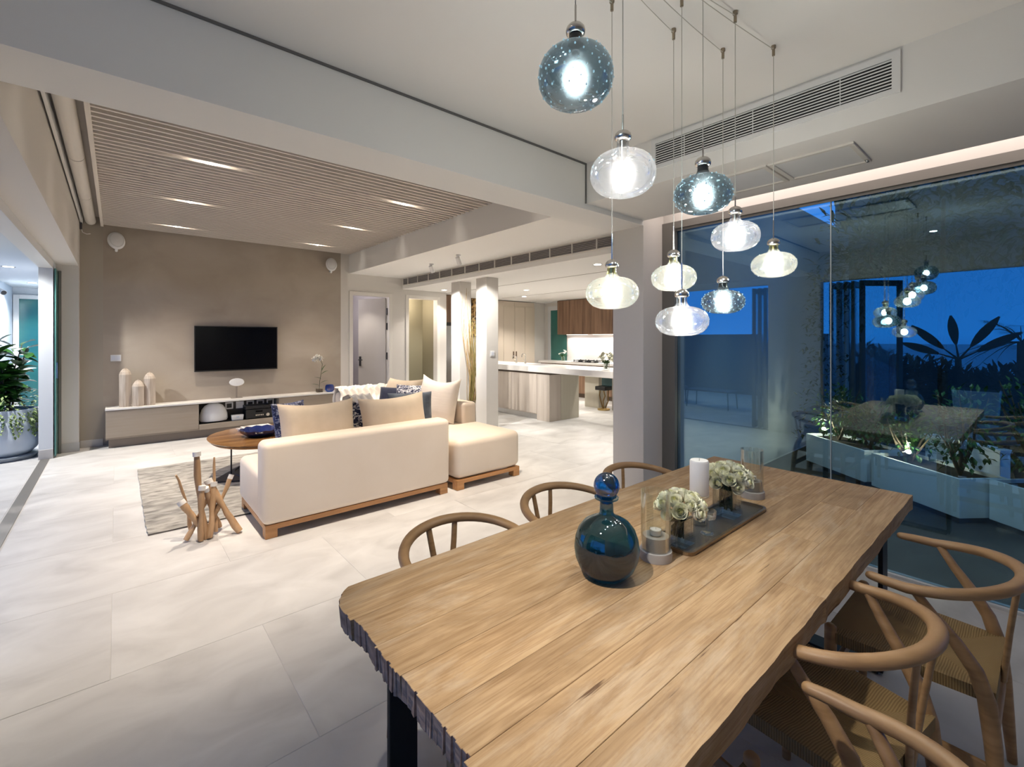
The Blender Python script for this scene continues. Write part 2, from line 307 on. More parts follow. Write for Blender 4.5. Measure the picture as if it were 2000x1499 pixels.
# ------------------------------------------------------------------ mesh helpers
class MB:
    def __init__(s): s.v = []; s.f = []; s.mi = []; s.m = 0
    def face(s, *i): s.f.append(tuple(i)); s.mi.append(s.m)
    def pts(s, P):
        k = len(s.v); s.v += [tuple(p) for p in P]; return k
    def box(s, x0, x1, y0, y1, z0, z1):
        if x0 > x1: x0, x1 = x1, x0
        if y0 > y1: y0, y1 = y1, y0
        if z0 > z1: z0, z1 = z1, z0
        k = s.pts([(x0, y0, z0), (x1, y0, z0), (x1, y1, z0), (x0, y1, z0), (x0, y0, z1), (x1, y0, z1), (x1, y1, z1), (x0, y1, z1)])
        for q in ((3, 2, 1, 0), (4, 5, 6, 7), (0, 1, 5, 4), (1, 2, 6, 5), (2, 3, 7, 6), (3, 0, 4, 7)): s.face(*[k + i for i in q])
        return s
    def bar(s, a, b, wd, th, up=(0, 0, 1)):
        a = Vector(a); b = Vector(b); d = (b - a).normalized(); u = Vector(up); sd = d.cross(u)
        if sd.length < 1e-4: sd = d.cross(Vector((1, 0, 0)))
        sd.normalize(); u = sd.cross(d)
        P = []
        for p in (a, b):
            for q, r in ((-1, -1), (1, -1), (1, 1), (-1, 1)): P.append(p + sd * q * wd / 2 + u * r * th / 2)
        k = s.pts(P)
        s.face(k + 3, k + 2, k + 1, k); s.face(k + 4, k + 5, k + 6, k + 7)
        for i in range(4): j = (i + 1) % 4; s.face(k + i, k + j, k + 4 + j, k + 4 + i)
        return s
    def tube(s, P, r, n=8, flat=None, cap=True):
        P = [Vector(p) for p in P]; N = len(P)
        if not isinstance(r, (list, tuple)): r = [r] * N
        up = None; k0 = len(s.v)
        for i, p in enumerate(P):
            t = (P[min(i + 1, N - 1)] - P[max(i - 1, 0)]).normalized()
            if up is None:
                up = Vector((0, 0, 1)) if abs(t.z) < .9 else Vector((1, 0, 0))
            up = (up - t * up.dot(t)).normalized(); sd = t.cross(up)
            fx, fy = flat if flat else (1, 1)
            s.pts([p + (sd * math.cos(a) * fx + up * math.sin(a) * fy) * r[i] for a in [2 * math.pi * j / n for j in range(n)]])
        for i in range(N - 1):
            for j in range(n):
                a = k0 + i * n + j; b = k0 + i * n + (j + 1) % n; s.face(a, b, b + n, a + n)
        if cap:
            s.face(*[k0 + j for j in reversed(range(n))]); s.face(*[k0 + (N - 1) * n + j for j in range(n)])
        return s
    def lathe(s, prof, n=24, c=(0, 0, 0), cap0=True, cap1=True, sx=1, sy=1):
        k0 = len(s.v)
        for r, z in prof:
            s.pts([(c[0] + r * math.cos(2 * math.pi * j / n) * sx, c[1] + r * math.sin(2 * math.pi * j / n) * sy, c[2] + z) for j in range(n)])
        for i in range(len(prof) - 1):
            for j in range(n):
                a = k0 + i * n + j; b = k0 + i * n + (j + 1) % n; s.face(a, b, b + n, a + n)
        if cap0: s.face(*[k0 + j for j in reversed(range(n))])
        if cap1: s.face(*[k0 + (len(prof) - 1) * n + j for j in range(n)])
        return s
    def sphere(s, c, r, n=12, m=8, sz=1):
        return s.lathe([(max(1e-4, r * math.sin(math.pi * i / m)), -r * sz * math.cos(math.pi * i / m)) for i in range(m + 1)], n, c, False, False)
    def prism(s, outline, z0, z1, top=None):
        n = len(outline); k = s.pts([(x, y, z0) for x, y in outline]); k2 = s.pts([(x, y, z1) for x, y in (top or outline)])
        s.face(*[k + i for i in reversed(range(n))]); s.face(*[k2 + i for i in range(n)])
        for i in range(n): j = (i + 1) % n; s.face(k + i, k + j, k2 + j, k2 + i)
        return s
    def leaf(s, p, d, L, wd, up=(0, 0, 1), droop=.2, seg=3):
        p = Vector(p); d = Vector(d).normalized(); u = Vector(up); sd = d.cross(u)
        if sd.length < 1e-3: sd = d.cross(Vector((0, 1, 0)))
        sd.normalize(); u = sd.cross(d); k0 = len(s.v)
        for i in range(seg + 1):
            t = i / seg; c = p + d * L * t - u * droop * L * t * t
            hw = wd / 2 * math.sin(math.pi * (.06 + .9 * t)) ** .8
            s.pts([c - sd * hw + u * hw * .3, c, c + sd * hw + u * hw * .3])
        for i in range(seg):
            a = k0 + i * 3
            s.face(a, a + 1, a + 4, a + 3); s.face(a + 1, a + 2, a + 5, a + 4)
        return s

def mesh_from(mb, name, mats, smooth=None, bevel=0, bseg=2):
    me = bpy.data.meshes.new(name)
    me.from_pydata(mb.v, [], mb.f)
    if not isinstance(mats, (list, tuple)): mats = [mats]
    for m in mats: me.materials.append(m)
    if len(mats) > 1: me.polygons.foreach_set('material_index', mb.mi)
    if bevel:
        bm = bmesh.new(); bm.from_mesh(me)
        es = [e for e in bm.edges if len(e.link_faces) == 2 and e.calc_face_angle(0) > R(30)]
        bmesh.ops.bevel(bm, geom=es, offset=bevel, segments=bseg, profile=.5, affect='EDGES', clamp_overlap=True)
        bm.to_mesh(me); bm.free()
    if smooth is not None:
        me.polygons.foreach_set('use_smooth', [True] * len(me.polygons))
        if smooth < 180: me.set_sharp_from_angle(angle=R(smooth))
    me.update()
    return me
def obj(name, mb, mats, parent=None, smooth=None, bevel=0, bseg=2, loc=None, rot=None):
    me = mb if isinstance(mb, bpy.types.Mesh) else mesh_from(mb, name, mats, smooth, bevel, bseg)
    o = bpy.data.objects.new(name, me); C.objects.link(o)
    if parent: o.parent = parent
    if loc: o.location = loc
    if rot: o.rotation_euler = rot
    return o
def tag(o, label=None, cat=None, group=None, kind=None):
    if label: o['label'] = label
    if cat: o['category'] = cat
    if group: o['group'] = group
    if kind: o['kind'] = kind
    return o
def thing(name, label, cat, loc=(0, 0, 0), rz=0, group=None):
    o = bpy.data.objects.new(name, None); C.objects.link(o); o.location = loc; o.rotation_euler = (0, 0, rz); o.empty_display_size = .1
    return tag(o, label, cat, group)
def struct(name, mb, mat, label, cat, parent=None, **k):
    o = obj(name, mb, mat, parent, **k)
    return tag(o, label, cat, kind='structure')
def B(*a): return MB().box(*a)
def copy_tree(o, parent=None):
    c = o.copy(); C.objects.link(c)
    if parent: c.parent = parent
    for ch in list(o.children): copy_tree(ch, c)
    return c

# ------------------------------------------------------------------ setting
YB0, YB1, ZB = 2.222, 2.545, 2.463          # beam
XG, XC = 3.733, 3.39                         # glass wall, column / soffit edge
YW = 8.62                                    # television wall
fl = struct('floor', MB().box(-6.2, 3.74, -3, 2.21, -.2, -.0022).box(-6.2, 10.2, 2.21, 16, -.2, -.0022), GROUT, 'pale limestone tile floor running through the living room, dining room and terrace', 'floor')
def tile_mesh(wx, wy):
    return mesh_from(B(-wx / 2, wx / 2, -wy / 2, wy / 2, -.012, 0), 'tile', STONE, None, .0012, 1)
TX, TY, J = 1.2, .9, .0022
tm = {}
def tile(x0, x1, y0, y1):
    k = (round(x1 - x0, 3), round(y1 - y0, 3))
    if k not in tm: tm[k] = tile_mesh(k[0] - J, k[1] - J)
    obj('tile', tm[k], None, fl, loc=((x0 + x1) / 2, (y0 + y1) / 2, rng.uniform(-.0006, .0)))
xs = [-.62 + TX * i for i in range(0, 9)]
for j in range(-3, 14):
    y0 = -.02 + TY * j
    off = .6 if j % 2 else 0
    for i in range(-1, 9):
        x0 = -.62 + TX * i + off; x1 = x0 + TX
        x0 = max(x0, -.62); x1 = min(x1, 9.4 if y0 > 2.2 else 3.66)
        if x1 - x0 > .05 and y0 < 9.4: tile(x0, x1, y0, y0 + TY)
for j in range(-2, 16):                      # terrace on the sea side
    y0 = -.02 + TY * j
    for i in range(4):
        x1 = -.72 - TX * i; tile(x1 - TX, x1, y0, y0 + TY)
struct('trim_1', B(-.71, -.63, -1.6, 8.1, -.006, .004), FRAMEG, 'thin metal track in the floor along the open sliding door', 'door track')

# ceilings
struct('ceiling', B(-.8, 2.64, -3, YB0, 2.80, 2.95), PAINTC, 'plain off-white dining room ceiling with the pendant cords', 'ceiling')
cs = struct('ceiling', B(-.8, XC, YB1, YW, 3.20, 3.32), DARKGAP, 'living room ceiling screened with long white slats', 'ceiling')
sl = mesh_from(B(-1.735, 1.735, -.0115, .0115, 0, .095), 'slat', SLAT)
PITCH = .091; y = 2.60; SL = []
while y < YW - .03:
    obj('slat', sl, None, cs, loc=(1.60, y, 3.085)); SL.append(y); y += PITCH
obj('slat_panel_backing', B(-.13, XC - .04, YB1, YW, 3.185, 3.20), DARKGAP, cs)
obj('slat_frame', B(-.165, -.135, YB1, YW - .02, 3.07, 3.2), SLAT, cs)
def gap_mid(y):                              # centre of the slat gap nearest y
    g = [(SL[i] + SL[i + 1]) / 2 for i in range(len(SL) - 1)]
    return min(g, key=lambda q: abs(q - y))
struct('ceiling', B(XC - .04, 4.46, YB1, YW, 2.74, 3.3), PAINTC, 'lowered plain ceiling band between living room and kitchen', 'ceiling')
struct('ceiling', B(4.46, 9.6, YB0 + .18, 9.6, 2.52, 3.3), PAINTC, 'low white kitchen ceiling with recessed lights', 'ceiling')
struct('trim_2', B(5.60, 5.63, 2.6, 8.9, 2.5185, 2.524), M('slot_dark', (.30, .27, .24), .8), 'long dark air slot in the kitchen ceiling, nearer one', 'air slot')
struct('trim_3', B(7.33, 7.36, 2.6, 8.9, 2.5185, 2.524), M('slot_dark2', (.33, .30, .27), .8), 'long dark air slot in the kitchen ceiling, one nearest the wall cabinets', 'air slot')
struct('trim_4', B(-.80, XC, YB0, YB1, ZB, 3.32), PAINTB, 'deep plastered beam between dining and living rooms', 'beam')
struct('trim_5', B(2.66, XC, -3, YB0, 2.503, 2.95), PAINTC, 'dropped bulkhead along the dining glass with the air grille', 'bulkhead')
struct('trim_6', B(2.64, 2.66, -3, YB0, 2.503, 2.95), PAINTC, 'upright face of the dining bulkhead', 'bulkhead face')
struct('trim_7', B(XC, XG + .1, -3, YB0, 2.70, 2.95), PAINTC, 'lit curtain recess above the dining glass', 'curtain recess')
struct('column', B(XC, XG - .02, YB0, YB1 - .01, 0, 2.72), PAINT, 'square plastered column at the end of the beam', 'column')
struct('trim_8', B(XC, 9.6, YB1 - .01, YB1 + .0, 2.45, 3.3), PAINT, 'plastered lintel beyond the column', 'lintel')
GAPSHADE = M('shadow_gap', (.16, .155, .15), .9)  # dark colour for strips that paint in the shade of a groove
struct('trim_10', B(-.57, 2.64, YB0 - .010, YB0 - .0005, 2.789, 2.8), GAPSHADE, 'thin dark strip painted as the shadow line where the beam meets the dining ceiling', 'shadow line')
struct('trim_11', B(2.631, 2.6395, YB0 - .010, YB0 - .0005, 2.503, 2.789), GAPSHADE, 'thin dark upright strip painted as the shadow line between beam and bulkhead', 'shadow line')
# walls
struct('wall_back', B(-.14, 3.19, YW, YW + .2, 0, 3.2), PLASTER, 'taupe polished plaster wall behind the television', 'wall')
struct('wall_left', B(-.38, -.14, YW, YW + .2, 0, 3.3), M('taupe_paint', (.40, .36, .30), .85), 'narrow plain wall strip beside the sliding door pier', 'wall')
struct('wall_left', B(-.72, -.38, 8.42, YW + .2, 0, 3.3), PAINT, 'plastered pier at the far end of the sliding door', 'wall')
struct('wall_left', B(-.73, -.60, 8.12, 8.42, 0, 2.6), PAINTEXT, 'outer white pier beyond the sliding door glass', 'wall')
struct('wall_left', B(-.73, -.38, YB1, 8.42, 2.47, 3.3), PAINT, 'plastered bulkhead over the sliding door opening', 'wall')
struct('wall_left', B(-.73, -.60, 2.93, 8.12, 2.385, 2.47), FRAMEW, 'pale head frame over the sliding door', 'door head')
struct('wall_left', B(-.73, -.57, 2.2, 2.93, 0, 3.3), PAINT, 'pier between the dining and living room door openings', 'wall')
struct('wall_left', B(-.73, -.57, -3, -.25, 0, 2.36), PAINT, 'wall beside the dining room folding door opening, behind the camera', 'wall')
struct('wall_left', B(-.73, -.57, -3, 2.2, 2.36, 3.0), PAINT, 'wall over the dining room folding door opening', 'wall')
struct('wall_front', B(-.73, 3.9, -3.1, -3, 0, 3), PAINT, 'plain dining room wall behind the table', 'wall')
# wall with the two doorways, X 3.19 .. 5.5
def wall_holes(y0, y1, x0, x1, z1, holes):
    m = MB(); x = x0
    for a, b, h in holes:
        m.box(x, a, y0, y1, 0, z1); m.box(a, b, y0, y1, h, z1); x = b
    return m.box(x, x1, y0, y1, 0, z1)
D1 = (3.40, 4.18, 2.36); D2 = (4.58, 5.30, 2.36)
struct('wall_back', wall_holes(YW, YW + .14, 3.19, 5.52, 3.2, [D1, D2]), PAINT, 'plain wall with two doorways beside the television wall', 'wall')
struct('wall_right', B(9.38, 9.6, 2.2, 9.6, 0, 2.6), PAINT, 'kitchen wall behind the hob', 'wall')
struct('wall_back', B(5.5, 9.4, 9.42, 9.6, 0, 2.6), PAINT, 'far kitchen wall behind the tall cupboards', 'wall')
struct('wall_back', B(5.46, 5.56, YW + .14, 9.45, 0, 2.6), PAINT, 'return wall beside the fridge', 'wall')
# rooms beyond the doorways
struct('wall_back', B(2.6, 4.5, 11.4, 11.5, 0, 2.9), GREYW, 'grey wall inside the room behind the open door', 'wall')
struct('wall_left', B(2.6, 2.7, YW + .14, 11.4, 0, 2.9), GREYW, 'side wall inside the room behind the open door', 'wall')
struct('wall_right', B(4.40, 4.5, YW + .14, 11.4, 0, 2.9), GREYW, 'right side wall inside the room behind the open door', 'wall')
struct('ceiling', B(2.6, 4.5, YW + .14, 11.5, 2.75, 2.85), PAINTC, 'ceiling inside the room behind the open door', 'ceiling')
struct('wall_back', B(4.5, 5.34, 9.35, 9.42, 0, 2.9), OLIVEW, 'olive end wall of the little corridor', 'wall')
struct('wall_right', B(5.34, 5.46, YW + .14, 10.1, 0, 2.9), OLIVEW, 'side wall of the little corridor', 'wall')
struct('ceiling', B(4.5, 5.46, YW + .14, 10.2, 2.45, 2.55), PAINTC, 'ceiling of the little corridor', 'ceiling')
# baseboards
for i, (b, lab) in enumerate([((-.375, -.14, YW - .012, YW, 0, .10), 'stone baseboard on the narrow wall beside the cabinet'),
        ((-.60, -.37, 8.405, 8.42, 0, .12), 'stone baseboard on the inner sliding door pier'),
        ((-.73, -.60, 8.105, 8.12, 0, .12), 'stone baseboard on the outer sliding door pier'),
        ((XC - .012, XC, YB0, YB1, 0, .09), 'stone baseboard on the dining column')]):
    struct('baseboard_%d' % (i + 1), B(*b), STONEB, lab, 'baseboard', bevel=.003)
# twin columns
for (y0, y1, lab) in ((6.0, 6.29, 'nearer of the two slim white columns by the sofa'), (6.78, 7.05, 'farther of the two slim white columns by the sofa')):
    struct('column', B(4.62, 4.87, y0, y1, 0, 2.52), PAINT, lab, 'column', bevel=.004)

# doors
def doorframe(name, D, lab):
    x0, x1, h = D
    d = thing(name, lab, 'door', ((x0 + x1) / 2, YW, 0)); d['kind'] = 'structure'
    hw = (x1 - x0) / 2
    m = MB().box(-hw - .05, -hw + .02, -.015, .15, 0, h + .05).box(hw - .02, hw + .05, -.015, .15, 0, h + .05).box(-hw + .02, hw - .02, -.015, .15, h - .02, h + .05)
    obj('frame', m, TRIM, d, bevel=.003); return d, hw
d1, hw = doorframe('door_1', D1, 'half-open pale grey door in a white frame beside the plaster wall')
lf = obj('leaf', B(-.72, 0, 0, .045, .012, 2.325), GREYDOOR, d1, bevel=.003, loc=(hw - .045, .11, 0), rot=(0, 0, R(-66)))
for z in (.35, 1.15, 1.75, 2.05):
    obj('hinge', B(-.012, .012, -.012, .012, z - .07, z + .07), DARKMET, d1, loc=(hw - .028, .075, 0))
mh = MB().box(-.69, -.64, -.012, 0, .93, 1.13).tube([(-.665, -.01, 1.06), (-.665, -.055, 1.06), (-.56, -.055, 1.06)], .009, 8)
obj('handle', mh, DARKMET, lf)
d2, hw2 = doorframe('door_2', D2, 'plain white doorway into the little corridor')

# dining glass wall
wn1 = thing('window_1', 'floor-to-ceiling frameless glass wall beside the dining table', 'window', (XG, 0, 0)); wn1['kind'] = 'structure'
for (y0, y1) in ((-2.9, .956), (.962, 2.10)):
    obj('pane', B(-.006, .006, y0, y1, .015, 2.47), PANE, wn1)
obj('glazing_joint', B(-.007, .007, .956, .962, .015, 2.47), M('silicone', (.45, .5, .52), .4), wn1)
m = MB().box(-.05, .05, -2.95, YB0, 2.46, 2.52).box(-.03, -.02, -2.95, YB0, 2.44, 2.46)
obj('head_frame', m, FRAMEG, wn1)
obj('jamb', B(-.05, .05, 2.10, YB0, 0, 2.46), FRAMEG, wn1)
obj('sill', B(-.03, .03, -2.95, 2.10, -.005, .015), FRAMEW, wn1)
struct('wall_right', B(XG - .03, XG + .10, -3, YB0, 2.52, 2.95), PAINT, 'lit strip of wall over the dining glass', 'wall')
struct('wall_right', B(XG + .06, 9.6, YB0 - .02, YB0 + .2, 0, 3.3), M('outer_wall_grey', (.34, .36, .37), .85), 'outer house wall seen through the dining glass', 'wall')

# sliding door leaf pocketed at the far end + folding door stacks
wn2 = thing('window_2', 'edge of the slid-back glass door leaf at the far pier', 'window', (-.575, 8.13, 0)); wn2['kind'] = 'structure'
obj('pane', B(-.014, .0, 0, .285, .02, 2.385), EDGEG, wn2)
obj('edge_channel', B(.006, .03, .25, .288, .0, 2.385), FRAMEG, wn2)
obj('lock', B(.0, .014, .0, .02, 1.0, 1.2), CHROME, wn2)
def bifold(name, lab, y0, n, step, mat, openlast):
    d = thing(name, lab, 'folding door', (-.62, y0, 0)); d['kind'] = 'structure'
    for i in range(n):
        leaf = MB().box(-.62, -.56, -.02, .02, .02, 2.34).box(-.06, 0, -.02, .02, .02, 2.34).box(-.56, -.06, -.02, .02, .02, .12).box(-.56, -.06, -.02, .02, 2.26, 2.34)
        rz = 0
        if openlast and i == 0: rz = R(38)
        lo = obj('leaf', leaf, mat, d, loc=(0, i * step, 0), rot=(0, 0, rz))
        obj('pane', B(-.56, -.06, -.004, .004, .12, 2.26), CLEAR, lo)
bifold('door_3', 'dark-framed folding glass doors stacked at the dining opening, seen mirrored in the glass', 1.72, 5, .09, FRAMED, True)
bifold('door_4', 'dark-framed folding glass doors stacked beside the living room opening, seen mirrored in the glass', 3.0, 3, .09, FRAMED, False)

# ------------------------------------------------------------------ ceiling fixtures
def downlight(x, y, z, lab, energy, r=.04, col=WHITE, size=120, grp=None, body=True, blend=.5, rad=.03, aim=None):
    t = thing('downlight', lab, 'downlight', (x, y, z), group=grp)
    obj('trim_ring', MB().lathe([(r * 1.35, -.003), (r * 1.35, 0), (r, 0), (r, -.003)], 20, cap0=False, cap1=False), WHITEPL, t)
    obj('lens', MB().lathe([(r, -.0025), (r * .5, -.0035)], 20, cap0=False), LED, t)
    light('downlight_lamp', 'SPOT', (x, y, z - .012), energy, col, rot=(0, 0, 0), target=aim, spot_size=R(size), spot_blend=blend, shadow_soft_size=rad)
rows = [('first', 3.39), ('second', 4.93), ('third', 6.47), ('fourth', 8.01)]
for xi, (sd, x) in enumerate((('terrace', .655), ('kitchen', 2.58))):
    for k, (o, y) in enumerate(rows):
        y = gap_mid(y)
        t = thing('slat_spotlight', 'recessed spot between ceiling slats, %s from the beam on the %s side' % (o, sd), 'spotlight', (x, y, 3.185))
        obj('lens', B(-.05, .05, -.028, .028, -.006, -.003), LEDSLAT, t)
        obj('housing', MB().box(-.06, .06, -.032, .032, -.003, 0), WHITEPL, t)
        light('slat_spot_lamp', 'SPOT', (x, y, 3.176), 135 if k == 3 else 190, WARM, rot=(0, 0, 0), spot_size=R(66), spot_blend=1, shadow_soft_size=.018)
# track spots near the columns
for (x, y, tgt, lab) in ((3.95, 6.62, (4.6, 6.9, 1.6), 'white ceiling spotlight aimed at the farther slim column'),
                         (3.82, 5.64, (4.6, 6.1, 1.6), 'white ceiling spotlight aimed at the nearer slim column')):
    t = thing('ceiling_spotlight', lab, 'spotlight', (x, y, 2.74))
    obj('base', MB().lathe([(.035, 0), (.035, -.02)], 16), WHITEPL, t)
    obj('arm', MB().tube([(0, 0, -.02), (0, 0, -.07)], .008, 8), WHITEPL, t)
    d = (Vector(tgt) - Vector((x, y, 2.66))).normalized()
    obj('head', MB().tube([Vector((0, 0, -.08)) - d * .05, Vector((0, 0, -.08)) + d * .07], .032, 14), WHITEPL, t, smooth=40)
    light('track_lamp', 'SPOT', Vector((x, y, 2.66)) + d * .09, 110, (1, .96, .9), target=tgt, spot_size=R(75), spot_blend=.6, shadow_soft_size=.02)
KD = [(5.2, 8.2, 'by the corridor doorway', 50), (6.5, 7.08, 'over the island', 60), (7.46, 8.2, 'before the tall cupboards', 60)]
for x, y, lab, en in KD: downlight(x, y, 2.52, 'small round downlight in the kitchen ceiling ' + lab, en, .05, WHITE)
downlight(7.9, 6.1, 2.52, 'small round downlight in the kitchen ceiling before the hob', 60, .05)
downlight(7.2, 4.3, 2.52, 'small round downlight in the kitchen ceiling behind the pendants', 55, .05)
downlight(5.0, 4.0, 2.52, 'round downlight lighting the floor behind the dining column', 110, .05, WHITE, 80)
downlight(.0, .87, 2.80, 'small round downlight in the dining ceiling, seen mirrored in the glass', 100, .035, (1, .93, .84), 44, aim=(1.02, .85, .75), blend=1)
for i, (y, o) in enumerate(((7.6, 'nearest'), (10.5, 'middle'), (13.2, 'farthest'))):
    downlight(-1.27, y, 2.62, 'round downlight in the terrace ceiling, %s of its row' % o, 150, .06, (1, .97, .92), 140)
light('bedroom_lamp', 'SPOT', (3.25, 9.0, 2.7), 22, WHITE, target=(3.75, 8.9, 1.0), spot_size=R(70), spot_blend=.6, shadow_soft_size=.03)
light('bedroom_ceiling_lamp', 'POINT', (3.2, 10.2, 2.4), 14, (1, .95, 1), shadow_soft_size=.1)
light('corridor_lamp', 'POINT', (4.75, 9.05, 2.3), 7, WARM, shadow_soft_size=.08)

# air grille on the dining bulkhead
t = thing('air_grille', 'long white louvred air grille on the dining bulkhead', 'air vent', (2.64, 1.04, 2.69))
gl = 1.25; gh = .19
m = MB().box(-.012, 0, -gl / 2, gl / 2, gh / 2 - .03, gh / 2).box(-.012, 0, -gl / 2, gl / 2, -gh / 2, -gh / 2 + .025).box(-.012, 0, -gl / 2, -gl / 2 + .03, -gh / 2 + .025, gh / 2 - .03).box(-.012, 0, gl / 2 - .03, gl / 2, -gh / 2 + .025, gh / 2 - .03)
obj('frame', m, M('grille_white', (.78, .78, .78), .5), t)
obj('painted_shade_sheet', B(-.002, .004, -gl / 2 + .02, gl / 2 - .02, -gh / 2 + .02, gh / 2 - .02), BLACK, t)  # black sheet painted in as the shade behind the louvres
lv = mesh_from(MB().bar((-.007, -gl / 2 + .03, 0), (-.007, gl / 2 - .03, 0), .004, .0055, up=(0, 0, 1)), 'louver', bpy.data.materials['grille_white'])
for k in range(9): obj('louver', lv, None, t, loc=(0, 0, -.060 + k * .0148))
for k in range(3): obj('divider', B(-.0055, -.002, -.002, .002, -.07, .065), bpy.data.materials['grille_white'], t, loc=(0, -.4 + .4 * k, 0))
# access hatches in the bulkhead soffit
for (y0, y1, lab) in ((.63, 1.035, 'square ceiling access hatch under the bulkhead, nearer one'), (1.045, 1.45, 'square ceiling access hatch under the bulkhead, one nearest the column')):
    t = thing('access_hatch', lab, 'hatch', (3.02, (y0 + y1) / 2, 2.503)); h = (y1 - y0) / 2
    m = MB().box(-.19, -.165, -h, h, -.012, 0).box(.165, .19, -h, h, -.012, 0).box(-.165, .165, -h, -h + .025, -.012, 0).box(-.165, .165, h - .025, h, -.012, 0)
    obj('frame', m, TRIM, t, bevel=.002)
    obj('panel', B(-.165, .165, -h + .025, h - .025, -.004, -.001), WHITEPL, t)
obj_ = thing('hatch_catch', 'small shiny catch at the corner of the ceiling hatch', 'catch', (3.16, .642, 2.4905))
obj('plate', B(-.025, .025, -.006, .006, -.004, 0), CHROME, obj_); obj('pin', B(-.006, .006, -.003, .003, -.008, -.004), CHROME, obj_)
# kitchen linear grille
t = thing('air_grille', 'long sectioned grey air grille on the kitchen ceiling step', 'air vent', (4.46, 0, 0))
obj('shade_backing', B(-.003, .003, 2.65, YW - .05, 2.60, 2.735), M('grille_shadow', (.16, .145, .14), .7), t)  # flat dark sheet, its colour standing in for shade between the bars
obj('frame', MB().box(-.02, 0, 2.62, YW - .02, 2.725, 2.74).box(-.02, 0, 2.62, YW - .02, 2.585, 2.60).box(-.02, 0, YW - .05, YW - .02, 2.60, 2.725), TRIM, t)
lv = mesh_from(MB().bar((-.008, 2.64, 0), (-.008, YW - .05, 0), .012, .004, up=(.6, 0, 1)), 'louver', M('grille_grey', (.36, .34, .33), .6))
for k in range(6): obj('louver', lv, None, t, loc=(0, 0, 2.612 + k * .021))
dv = mesh_from(B(-.018, -.002, -.008, .008, 2.60, 2.725), 'divider', TRIM)
for k in range(15):
    y = YW - .25 - .40 * k
    if y > 2.7: obj('divider', dv, None, t, loc=(0, y, 0))
# roller blind
t = thing('roller_blind', 'white roller blind tube along the ceiling over the sliding door', 'blind', (-.27, 5.5, 3.13))
for k in range(4):
    y0 = -2.9 + k * 1.5
    obj('tube_section', MB().tube([(0, y0 + .008, 0), (0, y0 + 1.492, 0)], .058, 18), TRIM, t, smooth=40)
    obj('bracket', MB().tube([(0, y0 - .006, 0), (0, y0 + .006, 0)], .05, 14), DARKMET, t)
obj('rail', B(-.095, -.075, -2.9, 3.05, -.06, .06), FRAMEW, t)
t = thing('pull_cord_bracket', 'small bracket with a curled cord end under the blind', 'bracket', (-.365, 8.50, 2.98))
obj('bracket', B(-.01, .015, -.02, .02, 0, .1), DARKMET, t); obj('cord', MB().tube([(.01, 0, 0), (.02, -.02, -.04), (.06, -.02, -.06), (.10, -.02, -.05)], .005, 6), WHITEPL, t)

